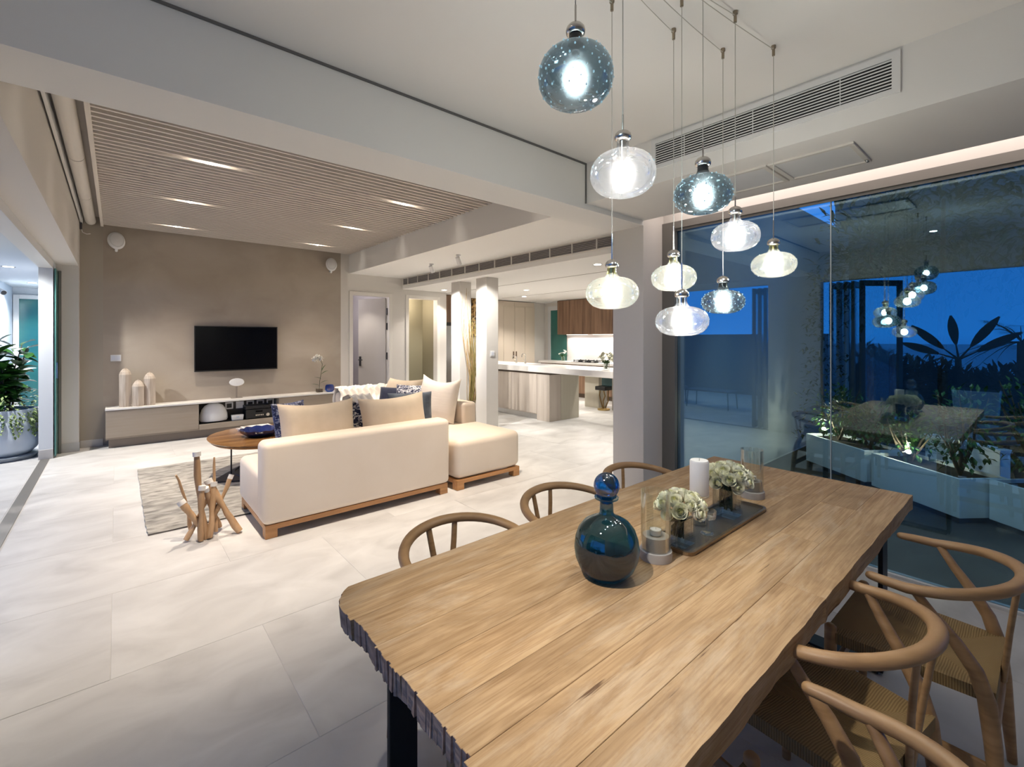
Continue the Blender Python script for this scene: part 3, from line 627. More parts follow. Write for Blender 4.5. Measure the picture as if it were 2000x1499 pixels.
# ------------------------------------------------------------------ pendants
CAN = Vector((.80, .89, 2.792))
def pendant(x, y, z, r, ratio, kind, lab, hook=None, rod=.05):
    """z: height of the globe centre"""
    t = thing('pendant_lamp', lab, 'pendant lamp', (x, y, z))
    h = r * ratio
    prof = []
    top = .026
    for i in range(19):
        a = -math.pi / 2 + math.pi * i / 18
        rr = r * abs(math.cos(a)) ** .68; zz = h * math.sin(a)
        if a > 0 and rr < top: break
        prof.append((max(rr, .0005), zz))
    zt = prof[-1][1]
    prof.append((top * .92, zt + .006)); prof.append((top * .78, zt + .014))
    gm = {'clear': G_CLEAR, 'yellow': G_YELL, 'smoke': G_SMOKE}[kind]
    obj('globe', MB().lathe(prof, 40, cap0=False, cap1=False), gm, t, smooth=180)
    nh = r * .42
    nm = {'clear': NECKC, 'yellow': NECKY, 'smoke': NECKD}[kind]
    obj('neck', MB().lathe([(top * .78, zt + .012), (top * .70, zt + .02), (top * .68, zt + nh)], 20, cap0=False, cap1=False), nm, t, smooth=60)
    zc = zt + nh
    obj('cap', MB().lathe([(.019, -.006), (.025, -.002), (.0262, .006), (.024, .014), (.018, .021), (.008, .026), (.003, .028)], 20, (0, 0, zc)), CHROME, t, smooth=60)
    obj('lampholder', MB().lathe([(.011, .035), (.011, zc)], 12), CHROME if kind != 'smoke' else NECKD, t, smooth=60)
    obj('bulb', MB().sphere((0, 0, .0), .026, 16, 10, 1.15), BULB, t, smooth=180)
    top_z = 2.80 - z
    obj('cord_sleeve', MB().tube([(0, 0, zc + .025), (0, 0, zc + .025 + rod)], .0028, 8), CHROME, t)
    hz = top_z - .042
    obj('cord', MB().tube([(0, 0, zc + .02), (0, 0, hz)], .0016, 6), M('cord_' + kind, (.55, .53, .48), .6) if 'cord_' + kind not in bpy.data.materials else bpy.data.materials['cord_' + kind], t)
    hk = MB().lathe([(.006, hz - .002), (.006, hz + .026), (.0095, hz + .03), (.0095, top_z - .004), (.0095, top_z)], 12)
    obj('ceiling_hook', hk, M('hook_bronze', (.33, .27, .2), .35, .9) if 'hook_bronze' not in bpy.data.materials else bpy.data.materials['hook_bronze'], t, smooth=40)
    a = Vector((0, 0, hz + .026)); b = CAN - Vector((x, y, z))
    if (b - a).length > .12:
        pts = []
        for i in range(9):
            q = i / 8; p = a.lerp(b, q); p.z -= .035 * math.sin(math.pi * q); pts.append(p)
        obj('swagged_cord', MB().tube(pts, .0016, 6), bpy.data.materials['cord_' + kind], t)
    rb = random.Random(int(x * 1000)); bb = MB(); nb = 120 if kind == 'smoke' else 34
    for i in range(nb):
        u = rb.uniform(-.85, .9); ph = rb.uniform(0, 6.283) if kind != 'smoke' else i * 2.399963
        if kind == 'smoke': u = -.86 + 1.76 * i / nb
        a_ = math.asin(u); rr = r * abs(math.cos(a_)) ** .68 * 1.0; zz = h * u
        bb.sphere((rr * math.cos(ph), rr * math.sin(ph), zz), rb.uniform(.0016, .0030) * (1 if kind == 'smoke' else .75), 6, 4, 1.3)
    o = obj('bubbles', bb, BUBBLE, t, smooth=180); o['kind'] = 'stuff'
PL = [(.930, .818, 2.20, .1, .77, 'smoke', 'round smoke-blue bubble glass pendant, the largest and highest one', .05),
      (1.187, .851, 2.01, .1, .68, 'clear', 'clear glass pendant hanging just below and beside the highest smoke-blue one', .05),
      (1.437, 1.08, 1.675, .1, .61, 'yellow', 'pale citrine glass pendant hanging alone before the plastered column', .10),
      (1.52, .762, 1.994, .095, .67, 'smoke', 'oval smoke-blue bubble glass pendant hanging before the air grille', .05),
      (1.77, 1.014, 1.755, .091, .60, 'yellow', 'pale citrine glass pendant partly hidden behind the lowest clear one', .10),
      (1.617, .893, 1.566, .096, .585, 'clear', 'clear glass pendant hanging lowest of the cluster', .10),
      (1.86, .80, 1.906, .090, .63, 'clear', 'clear glass pendant hanging just behind the oval smoke-blue one', .04),
      (2.058, .939, 1.665, .090, .585, 'smoke', 'small flattened smoke-grey glass pendant beside the lowest clear one', .10),
      (2.207, .783, 1.828, .091, .595, 'yellow', 'pale citrine glass pendant hanging alone before the dark window', .08)]
for p in PL: pendant(*p[:7], rod=p[7])

# ------------------------------------------------------------------ dining table
T0, T1, TYa, TYb, TT = .475, 2.89, .410, 1.375, .068
tb = thing('dining_table', 'long reclaimed teak dining table with a ragged end and black metal legs', 'table', ((T0 + T1) / 2, (TYa + TYb) / 2, 0))
ox, oy = (T0 + T1) / 2, (TYa + TYb) / 2
rows_y = [0, .125, .262, .385, .525, .655, .795, TYb - TYa]
rt = random.Random(3)
def plank(xa, xb, ya, yb, ragged, first, last):
    mb = MB(); n = 11
    topL = []; botL = []
    if ragged:
        cuts = [0]
        while cuts[-1] < .999: cuts.append(min(1, cuts[-1] + rt.uniform(.05, .16)))
        for i in range(len(cuts) - 1):
            jag = rt.choice((0, .001, .003, .007)) + rt.uniform(0, .002)
            for q in (cuts[i] + .002, cuts[i + 1] - .002):
                y = ya + (yb - ya) * q; cut = 0
                if last: cut = .06 * max(0, (q - .4) / .6) ** 2.2
                if first: cut = .03 * max(0, (.5 - q) / .5) ** 2
                topL.append((xa + jag * .6 + cut, y))
                botL.append((xa + jag * 1.1 + .006 + rt.uniform(-.001, .003) + cut, (y + .014) if not last else min(y + .014 * (1 - q), yb)))
        n = len(topL) - 1
    else:
        for i in range(n + 1):
            y = ya + (yb - ya) * i / n
            topL.append((xa, y)); botL.append((xa, y))
    topR = []; botR = []
    for i in range(n + 1):
        y = yb - (yb - ya) * i / n
        topR.append((xb, y)); botR.append((xb, y))
    # long outer sides wander a little
    top = topL; bot = botL
    if last:
        k = 40
        for i in range(1, k):
            x = topL[-1][0] + (xb - topL[-1][0]) * i / k; top = top + [(x, yb + rt.uniform(-.001, .001))]; bot = bot + [(x, yb + rt.uniform(-.004, .001))]
    top = top + topR; bot = bot + botR
    if first:
        k = 40
        for i in range(1, k):
            x = xb + (topL[0][0] - xb) * i / k; top = top + [(x, ya + .0012 * math.sin(i * .7) + rt.uniform(-.0007, .0007))]; bot = bot + [(x, ya + .003 + .002 * math.sin(i * .5) + rt.uniform(-.001, .0015))]
    top = [(x - ox, y - oy) for x, y in top]; bot = [(x - ox, y - oy) for x, y in bot]
    N = len(top)
    c = .0010
    cx_ = sum(p[0] for p in top) / N; cy_ = sum(p[1] for p in top) / N
    def inset(p): return (p[0] + (c if p[0] < cx_ else -c) * (1 if abs(p[0] - cx_) > (xb - xa) * .45 else 0), p[1] + (c if p[1] < cy_ else -c) * (1 if abs(p[1] - cy_) > (yb - ya) * .3 else 0))
    dz = rt.uniform(-.0003, .0003)
    kt = mb.pts([(*inset(p), .75 + dz) for p in top]); ks = mb.pts([(p[0], p[1], .75 - c + dz) for p in top])
    zb = [.75 - TT + (rt.uniform(-.0015, .0015) if ragged and i <= n else 0) for i in range(N)]
    kb = mb.pts([(p[0], p[1], zb[i]) for i, p in enumerate(bot)])
    mb.m = 0; mb.face(*[kt + i for i in reversed(range(N))])
    for i in range(N):
        j = (i + 1) % N
        mb.m = 0; mb.face(kt + i, kt + j, ks + j, ks + i)
        mb.m = 1 if (ragged and i < n) else 0
        mb.face(ks + i, ks + j, kb + j, kb + i)
    mb.m = 0; mb.face(*[kb + i for i in range(N)])
    return mb
splits = [[1.55], [1.95, 2.45], [1.35], [2.1], [1.15, 2.35], [1.75], [2.3]]
for k in range(7):
    ya = TYa + rows_y[k] + .0002; yb = TYa + rows_y[k + 1] - .0002
    xsn = [T0 + rt.uniform(-.012, .012)] + splits[k] + [T1 + rt.uniform(-.003, .003)]
    for i in range(len(xsn) - 1):
        p_ = plank(xsn[i] + (.0002 if i else 0), xsn[i + 1] - .0002, ya, yb, i == 0, k == 0, k == 6)
        o = obj('plank', p_, [TEAK, TEAKEND], tb)
        bm = bmesh.new(); bm.from_mesh(o.data); bmesh.ops.recalc_face_normals(bm, faces=bm.faces); bm.to_mesh(o.data); bm.free()
for sx, x in ((0, .665), (1, 2.62)):
    xl = x - ox
    for y in (.475, 1.285):
        obj('leg', B(xl - .047, xl + .047, y - oy - .009, y - oy + .009, .012, .75 - TT - .012), BLACK, tb, bevel=.002)
    obj('foot_bar', B(xl - .047, xl + .047, .484 - oy, 1.276 - oy, 0, .012), BLACK, tb, bevel=.002)
    obj('top_bar', B(xl - .047, xl + .047, .466 - oy, 1.294 - oy, .75 - TT - .012, .75 - TT - .001), BLACK, tb)

# ------------------------------------------------------------------ wishbone style chairs
def make_chair():
    t = thing('dining_chair', '-', 'chair')
    # hoop
    P = [(-.2395, .104, .700), (-.2398, .102, .700), (-.240, .097, .700), (-.241, .088, .700), (-.248, .05, .700)]; rr = [.004, .0085, .012, .0138, .0155]
    n = 26
    for i in range(n + 1):
        a = math.pi * i / n
        P.append((-.252 * math.cos(a), -.005 - .245 * max(0, math.sin(a)) ** .9, .700 + .045 * math.sin(a))); rr.append(.0165 + .0025 * math.sin(a))
    P += [(.248, .05, .700), (.241, .088, .700), (.240, .097, .700), (.2398, .102, .700), (.2395, .104, .700)]; rr += [.0155, .0138, .012, .0085, .004]
    obj('backrest_hoop', MB().tube(P, rr, 12, flat=(1.12, .95)), OAK, t, smooth=60)
    for s in (-1, 1):
        obj('leg', MB().tube([(s * .228, .215, 0), (s * .226, .213, .2), (s * .224, .21, .40), (s * .224, .21, .465), (s * .224, .21, .472)], [.0135, .017, .020, .019, .012], 12), OAK, t, smooth=60)
        Q = [(s * .235, -.215, 0), (s * .226, -.205, .15), (s * .216, -.195, .30), (s * .210, -.182, .42), (s * .212, -.158, .50), (s * .222, -.115, .57), (s * .236, -.065, .635), (s * .247, -.025, .695)]
        obj('leg', MB().tube(Q, [.0135, .0175, .021, .0225, .0205, .018, .015, .0125], 12, flat=(1, 1.1)), OAK, t, smooth=60)
        obj('side_stretcher', MB().bar((s * .226, .205, .235), (s * .219, -.195, .225), .014, .038), OAK, t, bevel=.004)
        V = [(s * .007, -.205, .40), (s * .020, -.212, .48), (s * .038, -.220, .57), (s * .052, -.230, .66), (s * .062, -.240, .735)]
        obj('wishbone_splat', MB().tube(V, [.0145, .014, .0135, .0130, .0125], 10, flat=(.6, 1.0)), OAK, t, smooth=60)
    obj('front_stretcher', MB().bar((-.225, .211, .30), (.225, .211, .30), .016, .032), OAK, t, bevel=.004)
    obj('rear_stretcher', MB().bar((-.214, -.195, .285), (.214, -.195, .285), .014, .046), OAK, t, bevel=.004)
    # seat: dished trapezoid of woven cord
    mb = MB(); nu = nv = 12
    def sp(u, v, top):
        yy = -.2 + .425 * v; hw_ = .198 + .036 * v; xx = (2 * u - 1) * hw_
        eu = min(u, 1 - u); ev = min(v, 1 - v); e_ = min(eu, ev)
        z = .445 + .012 * (1 - min(1, e_ / .16)) ** 1.0 - .010 * math.sin(math.pi * u) * math.sin(math.pi * v)
        if e_ < .02: z -= .008
        return (xx, yy, z if top else .412)
    for top in (1, 0):
        k0 = len(mb.v)
        for j in range(nv + 1):
            for i in range(nu + 1): mb.pts([sp(i / nu, j / nv, top)])
        for j in range(nv):
            for i in range(nu):
                a = k0 + j * (nu + 1) + i
                if top: mb.face(a, a + 1, a + nu + 2, a + nu + 1)
                else: mb.face(a + nu + 1, a + nu + 2, a + 1, a)
    N = (nu + 1) * (nv + 1)
    rim = [i for i in range(nu + 1)] + [j * (nu + 1) + nu for j in range(1, nv + 1)] + [nv * (nu + 1) + i for i in range(nu - 1, -1, -1)] + [j * (nu + 1) for j in range(nv - 1, 0, -1)]
    for a, b in zip(rim, rim[1:] + rim[:1]): mb.face(b, a, a + N, b + N)
    obj('seat', mb, WEAVE, t, smooth=60)
    return t
ch = make_chair()
CH = [(2.17, .29, -.5, 'oak dining chair at the window end of the near table side'),
      (1.558, .425, -9, 'oak dining chair in the middle of the near table side'),
      (.952, .278, -4, 'oak dining chair nearest the camera, cut off at the picture edge'),
      (1.01, 1.385, 178, 'oak dining chair by the ragged table end, on the living room side'),
      (1.63, 1.41, 182, 'oak dining chair in the middle of the living room side of the table'),
      (2.23, 1.40, 181, 'oak dining chair before the column, on the living room side of the table')]
for i, (x, y, rz, lab) in enumerate(CH):
    o = ch if i == 0 else copy_tree(ch)
    o.location = (x, y, .0005); o.rotation_euler = (0, 0, R(rz)); o['label'] = lab; o['group'] = 'oak chairs around the dining table'

# ------------------------------------------------------------------ things on the dining table
TZ = .7505
t = thing('glass_bottle', 'round dark blue glass bottle with a ball stopper on the teak table', 'bottle', (1.175, .904, TZ))
prof = [(.001, .001), (.04, 0), (.064, .007), (.086, .03), (.098, .060), (.1015, .090), (.098, .120), (.088, .148), (.070, .170), (.045, .184), (.026, .192), (.0215, .202), (.0205, .232), (.024, .238), (.037, .244), (.038, .249)]
obj('body', MB().lathe(prof, 40, cap0=False, cap1=False), BLUEG, t, smooth=180)
for k, zt_ in enumerate((.034, .050, .068)):
    pb_ = [(.001, .003 + .0015 * k), (.04 - .003 * k, .003 + .0015 * k)] + [(r_ - .003 - .002 * k, z_) for r_, z_ in ((.082, .03), (.0925, .050), (.0975, .068)) if z_ <= zt_ + .004]
    obj('thick_base', MB().lathe(pb_, 32, cap0=False, cap1=False), BLUEB, t, smooth=180)
st = [(.001, .226)] + [(.017, .229), (.020, .245), (.031, .250)] + [(max(.0405 * math.sin(math.pi * i / 14), .0005), .285 - .0405 * math.cos(math.pi * i / 14)) for i in range(4, 15)]
obj('stopper', MB().lathe(st, 32, cap0=False, cap1=False), BLUEG2, t, smooth=180)

tx, ty = 1.82, .872
t = thing('tray', 'slim bronze-edged mirror tray holding the flower vases', 'tray', (tx, ty, TZ))
def rrect(hx, hy, r, n=5):
    P = []
    for cx_, cy_, a0 in ((hx - r, hy - r, 0), (-hx + r, hy - r, 90), (-hx + r, -hy + r, 180), (hx - r, -hy + r, 270)):
        for i in range(n + 1): a = R(a0 + 90 * i / n); P.append((cx_ + r * math.cos(a), cy_ + r * math.sin(a)))
    return P
o_ = rrect(.335, .085, .03); i_ = rrect(.327, .077, .025)
mb = MB(); n = len(o_)
kA = mb.pts([(x, y, 0) for x, y in o_]); kB = mb.pts([(x * 1.006, y * 1.02, .014) for x, y in o_]); kC = mb.pts([(x, y, .014) for x, y in i_]); kD = mb.pts([(x, y, .006) for x, y in i_])
for i in range(n):
    j = (i + 1) % n
    for a, b in ((kA, kB), (kB, kC), (kC, kD)): mb.face(a + i, a + j, b + j, b + i)
mb.face(*[kA + i for i in reversed(range(n))])
obj('rim', mb, BRASST, t)
obj('mirror', MB().prism(i_, .002, .006), TRAYMIR, t)

def rose_parts():
    hb = MB()
    hb.sphere((0, 0, -.004), .0085, 10, 7, 1.5)
    for k in range(5):
        a = k * 2.4; r_ = .0035 + .0012 * k
        k0 = len(hb.v)
        for j in range(4):
            for i in range(6):
                th = a + (i - 2.5) * .36; z = -.010 + .030 * j / 3; q = r_ * (.75 + .35 * math.sin(math.pi * (.25 + .5 * j / 3)))
                hb.pts([(q * math.cos(th), q * math.sin(th), z)])
        for j in range(3):
            for i in range(5): a_ = k0 + j * 6 + i; hb.face(a_, a_ + 1, a_ + 7, a_ + 6)
    heart = mesh_from(hb, 'heart', ROSEIN, 60)
    pb = MB(); k0 = 0
    for j in range(6):
        for i in range(7):
            q = j / 5; e_ = abs(i - 3) / 3
            th = (i - 3) / 3 * (.45 + .62 * math.sin(math.pi * min(.62, .10 + q * .62)))
            r_ = .005 + .0120 * math.sin(math.pi * .5 * min(1, q * 1.7)) - .0012 * max(0, q - .45) + (.0032 * max(0, q - .75) / .25) * (1 - .4 * e_)
            z = -.016 + .034 * q - .0055 * e_ * e_ * q
            pb.pts([(r_ * math.cos(th), r_ * math.sin(th), z)])
    for j in range(5):
        for i in range(6): a_ = j * 7 + i; pb.face(a_, a_ + 1, a_ + 8, a_ + 7)
    petal = mesh_from(pb, 'petal', ROSE, 180)
    return heart, petal
HEART, PETAL = rose_parts(); seen_l = set()
def rose(loc, d, s, label, group, seed):
    rr = random.Random(seed)
    o = obj('rose', HEART, None); o.location = loc
    o.rotation_euler = Vector(d).to_track_quat('Z', 'Y').to_euler(); o.scale = (s, s, s)
    tag(o, label, 'flower', group)
    for k in range(13):
        c = obj('petal', PETAL, None, o, rot=(rr.uniform(-.08, .08), .030 * k - .16, k * 2.399 + rr.uniform(-.2, .2)), loc=(0, 0, .004 - .0005 * k))
        q_ = .42 + .066 * k; c.scale = (q_, q_, .84 + .012 * k)
def vase(x, y, hx, h, lab, roses, rc, rr_, grp, rl, seed):
    z0 = TZ + .007
    t = thing('square_vase', lab, 'vase', (x, y, z0))
    m = MB(); a = hx; b = hx - .005
    k = m.pts([(s1 * q, s2 * q, z) for q, z in ((a, 0), (a, h), (b, h), (b, .014)) for s1, s2 in ((-1, -1), (1, -1), (1, 1), (-1, 1))])
    for L_ in range(3):
        for i in range(4): j = (i + 1) % 4; m.face(k + L_ * 4 + i, k + L_ * 4 + j, k + L_ * 4 + 4 + j, k + L_ * 4 + 4 + i)
    m.face(k + 3, k + 2, k + 1, k); m.face(k + 12, k + 13, k + 14, k + 15)
    obj('glass', m, CLEAR, t)
    st_ = MB(); rs = random.Random(seed)
    for i in range(26):
        p0 = (rs.uniform(-b, b) * .8, rs.uniform(-b, b) * .8, .028); p1 = (p0[0] * .7 + rs.uniform(-.02, .02), p0[1] * .7 + rs.uniform(-.02, .02), h + .02)
        st_.tube([p0, p1], .0035, 5)
    for i in range(46):
        p = Vector((rs.uniform(-b, b) * .8, rs.uniform(-b, b) * .8, rs.uniform(.03, h)))
        st_.leaf(p, (rs.uniform(-1, 1), rs.uniform(-1, 1), rs.uniform(-.2, 1)), .035, .02)
    for v in range(len(st_.v)):
        q = st_.v[v]; st_.v[v] = (max(-b + .002, min(b - .002, q[0])), max(-b + .002, min(b - .002, q[1])), q[2])
    o = obj('stems', st_, GREENST, t); o['kind'] = 'stuff'
    # roses over a dome
    for i in range(roses):
        u = 1 - (i + .5) / roses * 1.12; ph = i * 2.39996
        u = max(-.15, u); s_ = math.sqrt(max(0, 1 - u * u))
        d = Vector((s_ * math.cos(ph), s_ * math.sin(ph), u))
        p = Vector((x, y, z0 + h + rc)) + Vector((d.x * rr_, d.y * rr_, d.z * rr_ * .72))
        tier = 'crowning' if u > .85 else 'high' if u > .5 else 'mid-height' if u > .15 else 'low'
        az = math.degrees(math.atan2(d.y, d.x)) % 360
        face = ['facing the window', 'facing the column', 'facing the kitchen', 'facing the sofa', 'facing the blue bottle', 'facing the camera', 'facing the near chairs', 'facing the far chair'][int((az + 22.5) // 45) % 8]
        l_ = 'cream rose %s, %s in the bouquet %s' % (face, tier, rl); k_ = 0
        while l_ in seen_l and k_ < 3: l_ = 'cream rose %s, %s in the bouquet %s, %s' % (face, tier, rl, ['tucked in', 'by the rim', 'by the crown'][k_]); k_ += 1
        seen_l.add(l_)
        rose(p, d + Vector((0, 0, .25)), rs.uniform(1.0, 1.3), l_, grp, seed * 100 + i)
vase(1.555, .865, .0375, .095, 'square glass vase of cream roses at the near end of the tray', 19, .028, .072, 'roses in the near vase', 'at the near tray end', 1)
vase(1.955, .873, .043, .115, 'square glass vase of cream roses at the far end of the tray', 21, .030, .082, 'roses in the far vase', 'at the far tray end', 2)

def hurricane(x, y, r, h, lab):
    t = thing('candle_holder', lab, 'candle holder', (x, y, TZ))
    obj('base', MB().lathe([(r * 1.06, 0), (r * 1.08, .012), (r * 1.06, .030), (r * .9, .033)], 32), GREYST, t, smooth=50)
    obj('pedestal', MB().lathe([(r * .86, .033), (r * .88, .05), (r * .86, .078), (r * .6, .080), (r * .5, .076)], 32, cap0=False), GREYST, t, smooth=50)
    obj('glass_tube', MB().lathe([(r * .97, .033), (r * .97, h), (r * .93, h), (r * .93, .034)], 36, cap0=False, cap1=False), CLEAR, t, smooth=60)
    obj('tealight_cup', MB().lathe([(.001, .078), (.019, .078), (.021, .083), (.021, .100), (.0195, .100), (.0195, .096)], 24, cap0=False, cap1=False), CLEAR, t, smooth=50)
    obj('tealight', MB().lathe([(.0185, .080), (.0185, .097), (.002, .0975), (.001, .104)], 20), WAX, t, smooth=40)
hurricane(1.398, .868, .0505, .228, 'glass candle holder on a grey stone base beside the blue bottle')
hurricane(2.285, .905, .0505, .225, 'glass candle holder on a grey stone base at the window end of the table')
t = thing('glass_tealight_holder', 'small stemmed clear glass tealight holder between the two vases', 'candle holder', (1.705, .838, TZ + .006))
obj('cup', MB().lathe([(.001, 0), (.024, .001), (.022, .006), (.007, .012), (.006, .050), (.016, .056), (.030, .062), (.033, .074), (.033, .090), (.031, .090), (.030, .074), (.001, .064)], 28, cap0=False, cap1=False), CLEAR, t, smooth=50)
t = thing('pillar_candle', 'thick white pillar candle on a clear stand between the two vases', 'candle', (1.775, .905, TZ + .006))
obj('glass_stand', MB().lathe([(.034, 0), (.034, .006), (.012, .014), (.010, .100), (.036, .112), (.038, .118)], 28), CLEAR, t, smooth=50)
obj('wax', MB().lathe([(.036, .119), (.0365, .125), (.0365, .250), (.033, .256), (.012, .253), (.001, .252)], 32), WAX, t, smooth=50)
obj('wick', MB().tube([(0, 0, .252), (.001, 0, .262)], .001, 6), BLACKPL, t)
obj('wax_drip', MB().sphere((.033, -.012, .124), .009, 10, 7, .8), WAX, t, smooth=180)

# ------------------------------------------------------------------ rug, sofa group
def rug():
    t = thing('rug', 'mottled grey pile rug under the sofa and coffee table', 'rug', (0, 0, 0))
    mb = MB(); nx, ny = 60, 50; x0, x1, y0, y1 = .18, 3.6, 4.44, 6.74
    rr = random.Random(5)
    for j in range(ny + 1):
        for i in range(nx + 1):
            x = x0 + (x1 - x0) * i / nx; y = y0 + (y1 - y0) * j / ny
            if i in (0, nx): x += rr.uniform(-.006, .006)
            if j in (0, ny): y += rr.uniform(-.006, .006)
            mb.pts([(x, y, .012 + rr.uniform(-.002, .002))])
    for j in range(ny):
        for i in range(nx): a = j * (nx + 1) + i; mb.face(a, a + 1, a + nx + 2, a + nx + 1)
    obj('pile', mb, RUGM, t, smooth=180)
    obj('binding', B(x0 + .003, x1 - .003, y0 + .003, y1 - .003, 0.0005, .009), RUGE, t)
rug()
def sofa_base(t, x0, x1, y0, y1, lift=()):
    w_ = .045
    obj('base_rail', MB().box(x0, x1, y0, y0 + w_, .062, .100), OAKX, t, bevel=.003)
    obj('base_rail', MB().box(x0, x1, y1 - w_, y1, .062, .100), OAKX, t, bevel=.003)
    obj('base_rail', MB().box(x0, x0 + w_, y0 + w_, y1 - w_, .062, .100), OAKX, t, bevel=.003)
    obj('base_rail', MB().box(x1 - w_, x1, y0 + w_, y1 - w_, .062, .100), OAKX, t, bevel=.003)
    for x in (x0, x1 - .085):
        for y in (y0, y1 - .085):
            zz = .0005
            gy = y + t.location.y; gx = x + t.location.x
            if gy + .085 > 4.43: zz = .0145
            obj('leg', B(x, x + .085, y, y + .085, zz, .066), OAKX, t, bevel=.003)
# module A: its back to the camera
t = thing('sofa_module', 'cream sofa section with its long back turned to the dining table', 'sofa', (1.64, 4.21, 0))
sofa_base(t, -.80, .80, -.425, .425)
obj('seat', B(-.82, .82, -.30, .44, .100, .47), LEATHER2, t, smooth=60, bevel=.055, bseg=5)
obj('backrest', B(-.82, .82, -.445, -.235, .100, .722), LEATHER, t, smooth=60, bevel=.05, bseg=5)
# ottoman
t = thing('ottoman', 'square cream ottoman on an oak base beside the sofa back', 'ottoman', (2.955, 4.17, 0))
sofa_base(t, -.415, .405, -.40, .40)
obj('cushion', B(-.42, .42, -.405, .405, .100, .492), LEATHER, t, smooth=60, bevel=.07, bseg=6)
# module B: along the columns
t = thing('sofa_module', 'cream sofa section backing onto the slim columns, with a throw on its far arm', 'sofa', (2.93, 5.78, 0))
sofa_base(t, -.42, .44, -1.18, 1.16)
obj('seat', B(-.45, .30, -1.18, 1.02, .100, .47), LEATHER2, t, smooth=60, bevel=.055, bseg=5)
obj('backrest', B(.25, .46, -1.19, 1.17, .100, .722), LEATHER2, t, smooth=60, bevel=.05, bseg=5)
obj('arm', B(-.45, .27, .97, 1.17, .100, .70), LEATHER, t, smooth=60, bevel=.05, bseg=5)

def cushion(name, lab, w_, h_, th, loc, rx, rz, mat, tilt=0, sag=0, mats2=None, cat='cushion'):
    """stands on its edge: width along local x, height along z, thickness along y"""
    mb = MB(); n = 18; rr = random.Random(int(abs(loc[0]) * 999)); ph = rr.uniform(0, 6)
    for side in (1, -1):
        k0 = len(mb.v)
        for j in range(n + 1):
            for i in range(n + 1):
                u = 2 * i / n - 1; v = 2 * j / n - 1
                pin = .055
                x = w_ / 2 * u * (1 - pin * (1 - v * v)); z = h_ / 2 * v * (1 - pin * (1 - u * u))
                z -= sag * max(0, v) * (1 - u * u)
                f = max(0, (1 - u ** 4)) ** .55 * max(0, (1 - v ** 4)) ** .55
                y = side * (th / 2 * f + .004) + .006 * math.sin(4 * u + ph) * f
                mb.pts([(x, y, z)])
        for j in range(n):
            for i in range(n):
                a = k0 + j * (n + 1) + i
                if side < 0: mb.face(a, a + 1, a + n + 2, a + n + 1)
                else: mb.face(a + n + 1, a + n + 2, a + 1, a)
    N = (n + 1) ** 2
    rim = [i for i in range(n + 1)] + [j * (n + 1) + n for j in range(1, n + 1)] + [n * (n + 1) + i for i in range(n - 1, -1, -1)] + [j * (n + 1) for j in range(n - 1, 0, -1)]
    for a, b in zip(rim, rim[1:] + rim[:1]): mb.face(a, b, b + N, a + N)
    o = obj(name, mb, mat, None, smooth=180)
    o.location = loc; o.rotation_euler = (R(rx), R(tilt), R(rz))
    return tag(o, lab, cat)
cushion('back_cushion', 'cream back cushion at the terrace end of the near sofa section', .64, .50, .20, (1.335, 4.115, .712), -14, 0, CREAM, 0, .022)
cushion('back_cushion', 'cream back cushion at the ottoman end of the near sofa section', .68, .50, .20, (2.05, 4.115, .708), -14, 0, CREAM, -2, .02)
cushion('cushion', 'navy cushion with white printed strokes between the two cream back cushions', .40, .44, .12, (1.70, 4.33, .675), -10, -8, PATT)
cushion('cushion', 'blue and white patterned cushion at the terrace end, behind the cream back cushion', .32, .46, .12, (1.17, 4.34, .715), -12, 22, PATTB)
cushion('cushion', 'slate blue cushion behind the corner of the near sofa section', .46, .46, .15, (2.34, 4.34, .71), -16, -20, NAVYGREY)
cushion('cushion', 'big ivory ribbed cushion standing against the columns side of the sofa', .56, .56, .20, (3.02, 4.90, .755), -12, -66, CREAMW, 4, .06)
cushion('cushion', 'cream cushion leaning on the sofa back behind the navy ones', .60, .50, .20, (3.0, 5.85, .715), -28, -90 + 22, CREAM, 0, .02)
cushion('cushion', 'small plain navy cushion by the white throw', .42, .40, .13, (2.74, 5.55, .675), -22, -50, NAVY)
cushion('cushion', 'navy cushion with white leaf print on the far sofa section', .48, .45, .14, (2.86, 5.25, .70), -24, -45, PATT)
def throw():
    mb = MB(); nx, ny = 46, 40; rr = random.Random(4)
    prof = [(6.30, .475), (6.52, .50), (6.70, .60), (6.735, .70), (6.76, .735), (6.85, .745), (6.94, .735), (6.975, .66), (6.98, .50), (6.985, .32)]
    def pr(q):
        f = q * (len(prof) - 1); i = min(int(f), len(prof) - 2); f -= i
        return (prof[i][0] + (prof[i + 1][0] - prof[i][0]) * f, prof[i][1] + (prof[i + 1][1] - prof[i][1]) * f)
    for j in range(ny + 1):
        for i in range(nx + 1):
            x = 2.47 + .82 * i / nx; yy, zz = pr(j / ny)
            wv = .5 + .5 * math.sin(i * 1.15 + .8 * math.sin(j * .5)); w2 = .5 + .5 * math.sin(i * .6 + j * .35)
            zz += .012 + .045 * wv * (.4 + .6 * w2) + rr.uniform(0, .006); yy -= .02 * wv
            mb.pts([(x + .015 * math.sin(j * .7), yy, zz)])
    for j in range(ny):
        for i in range(nx): a = j * (nx + 1) + i; mb.face(a, a + 1, a + nx + 2, a + nx + 1)
    o = obj('throw_blanket', mb, THROW, None, smooth=180); tag(o, 'ruffled white throw draped over the far sofa arm', 'blanket')
    s = MB()
    for i in range(nx + 1): pass
    fr = MB()
    for i in range(40):
        x = 2.48 + .8 * i / 39; fr.tube([(x, 6.30, .50), (x + rr.uniform(-.01, .01), 6.25, .492)], .003, 4)
    f_ = obj('fringe', fr, THROW, o); f_['kind'] = 'stuff'
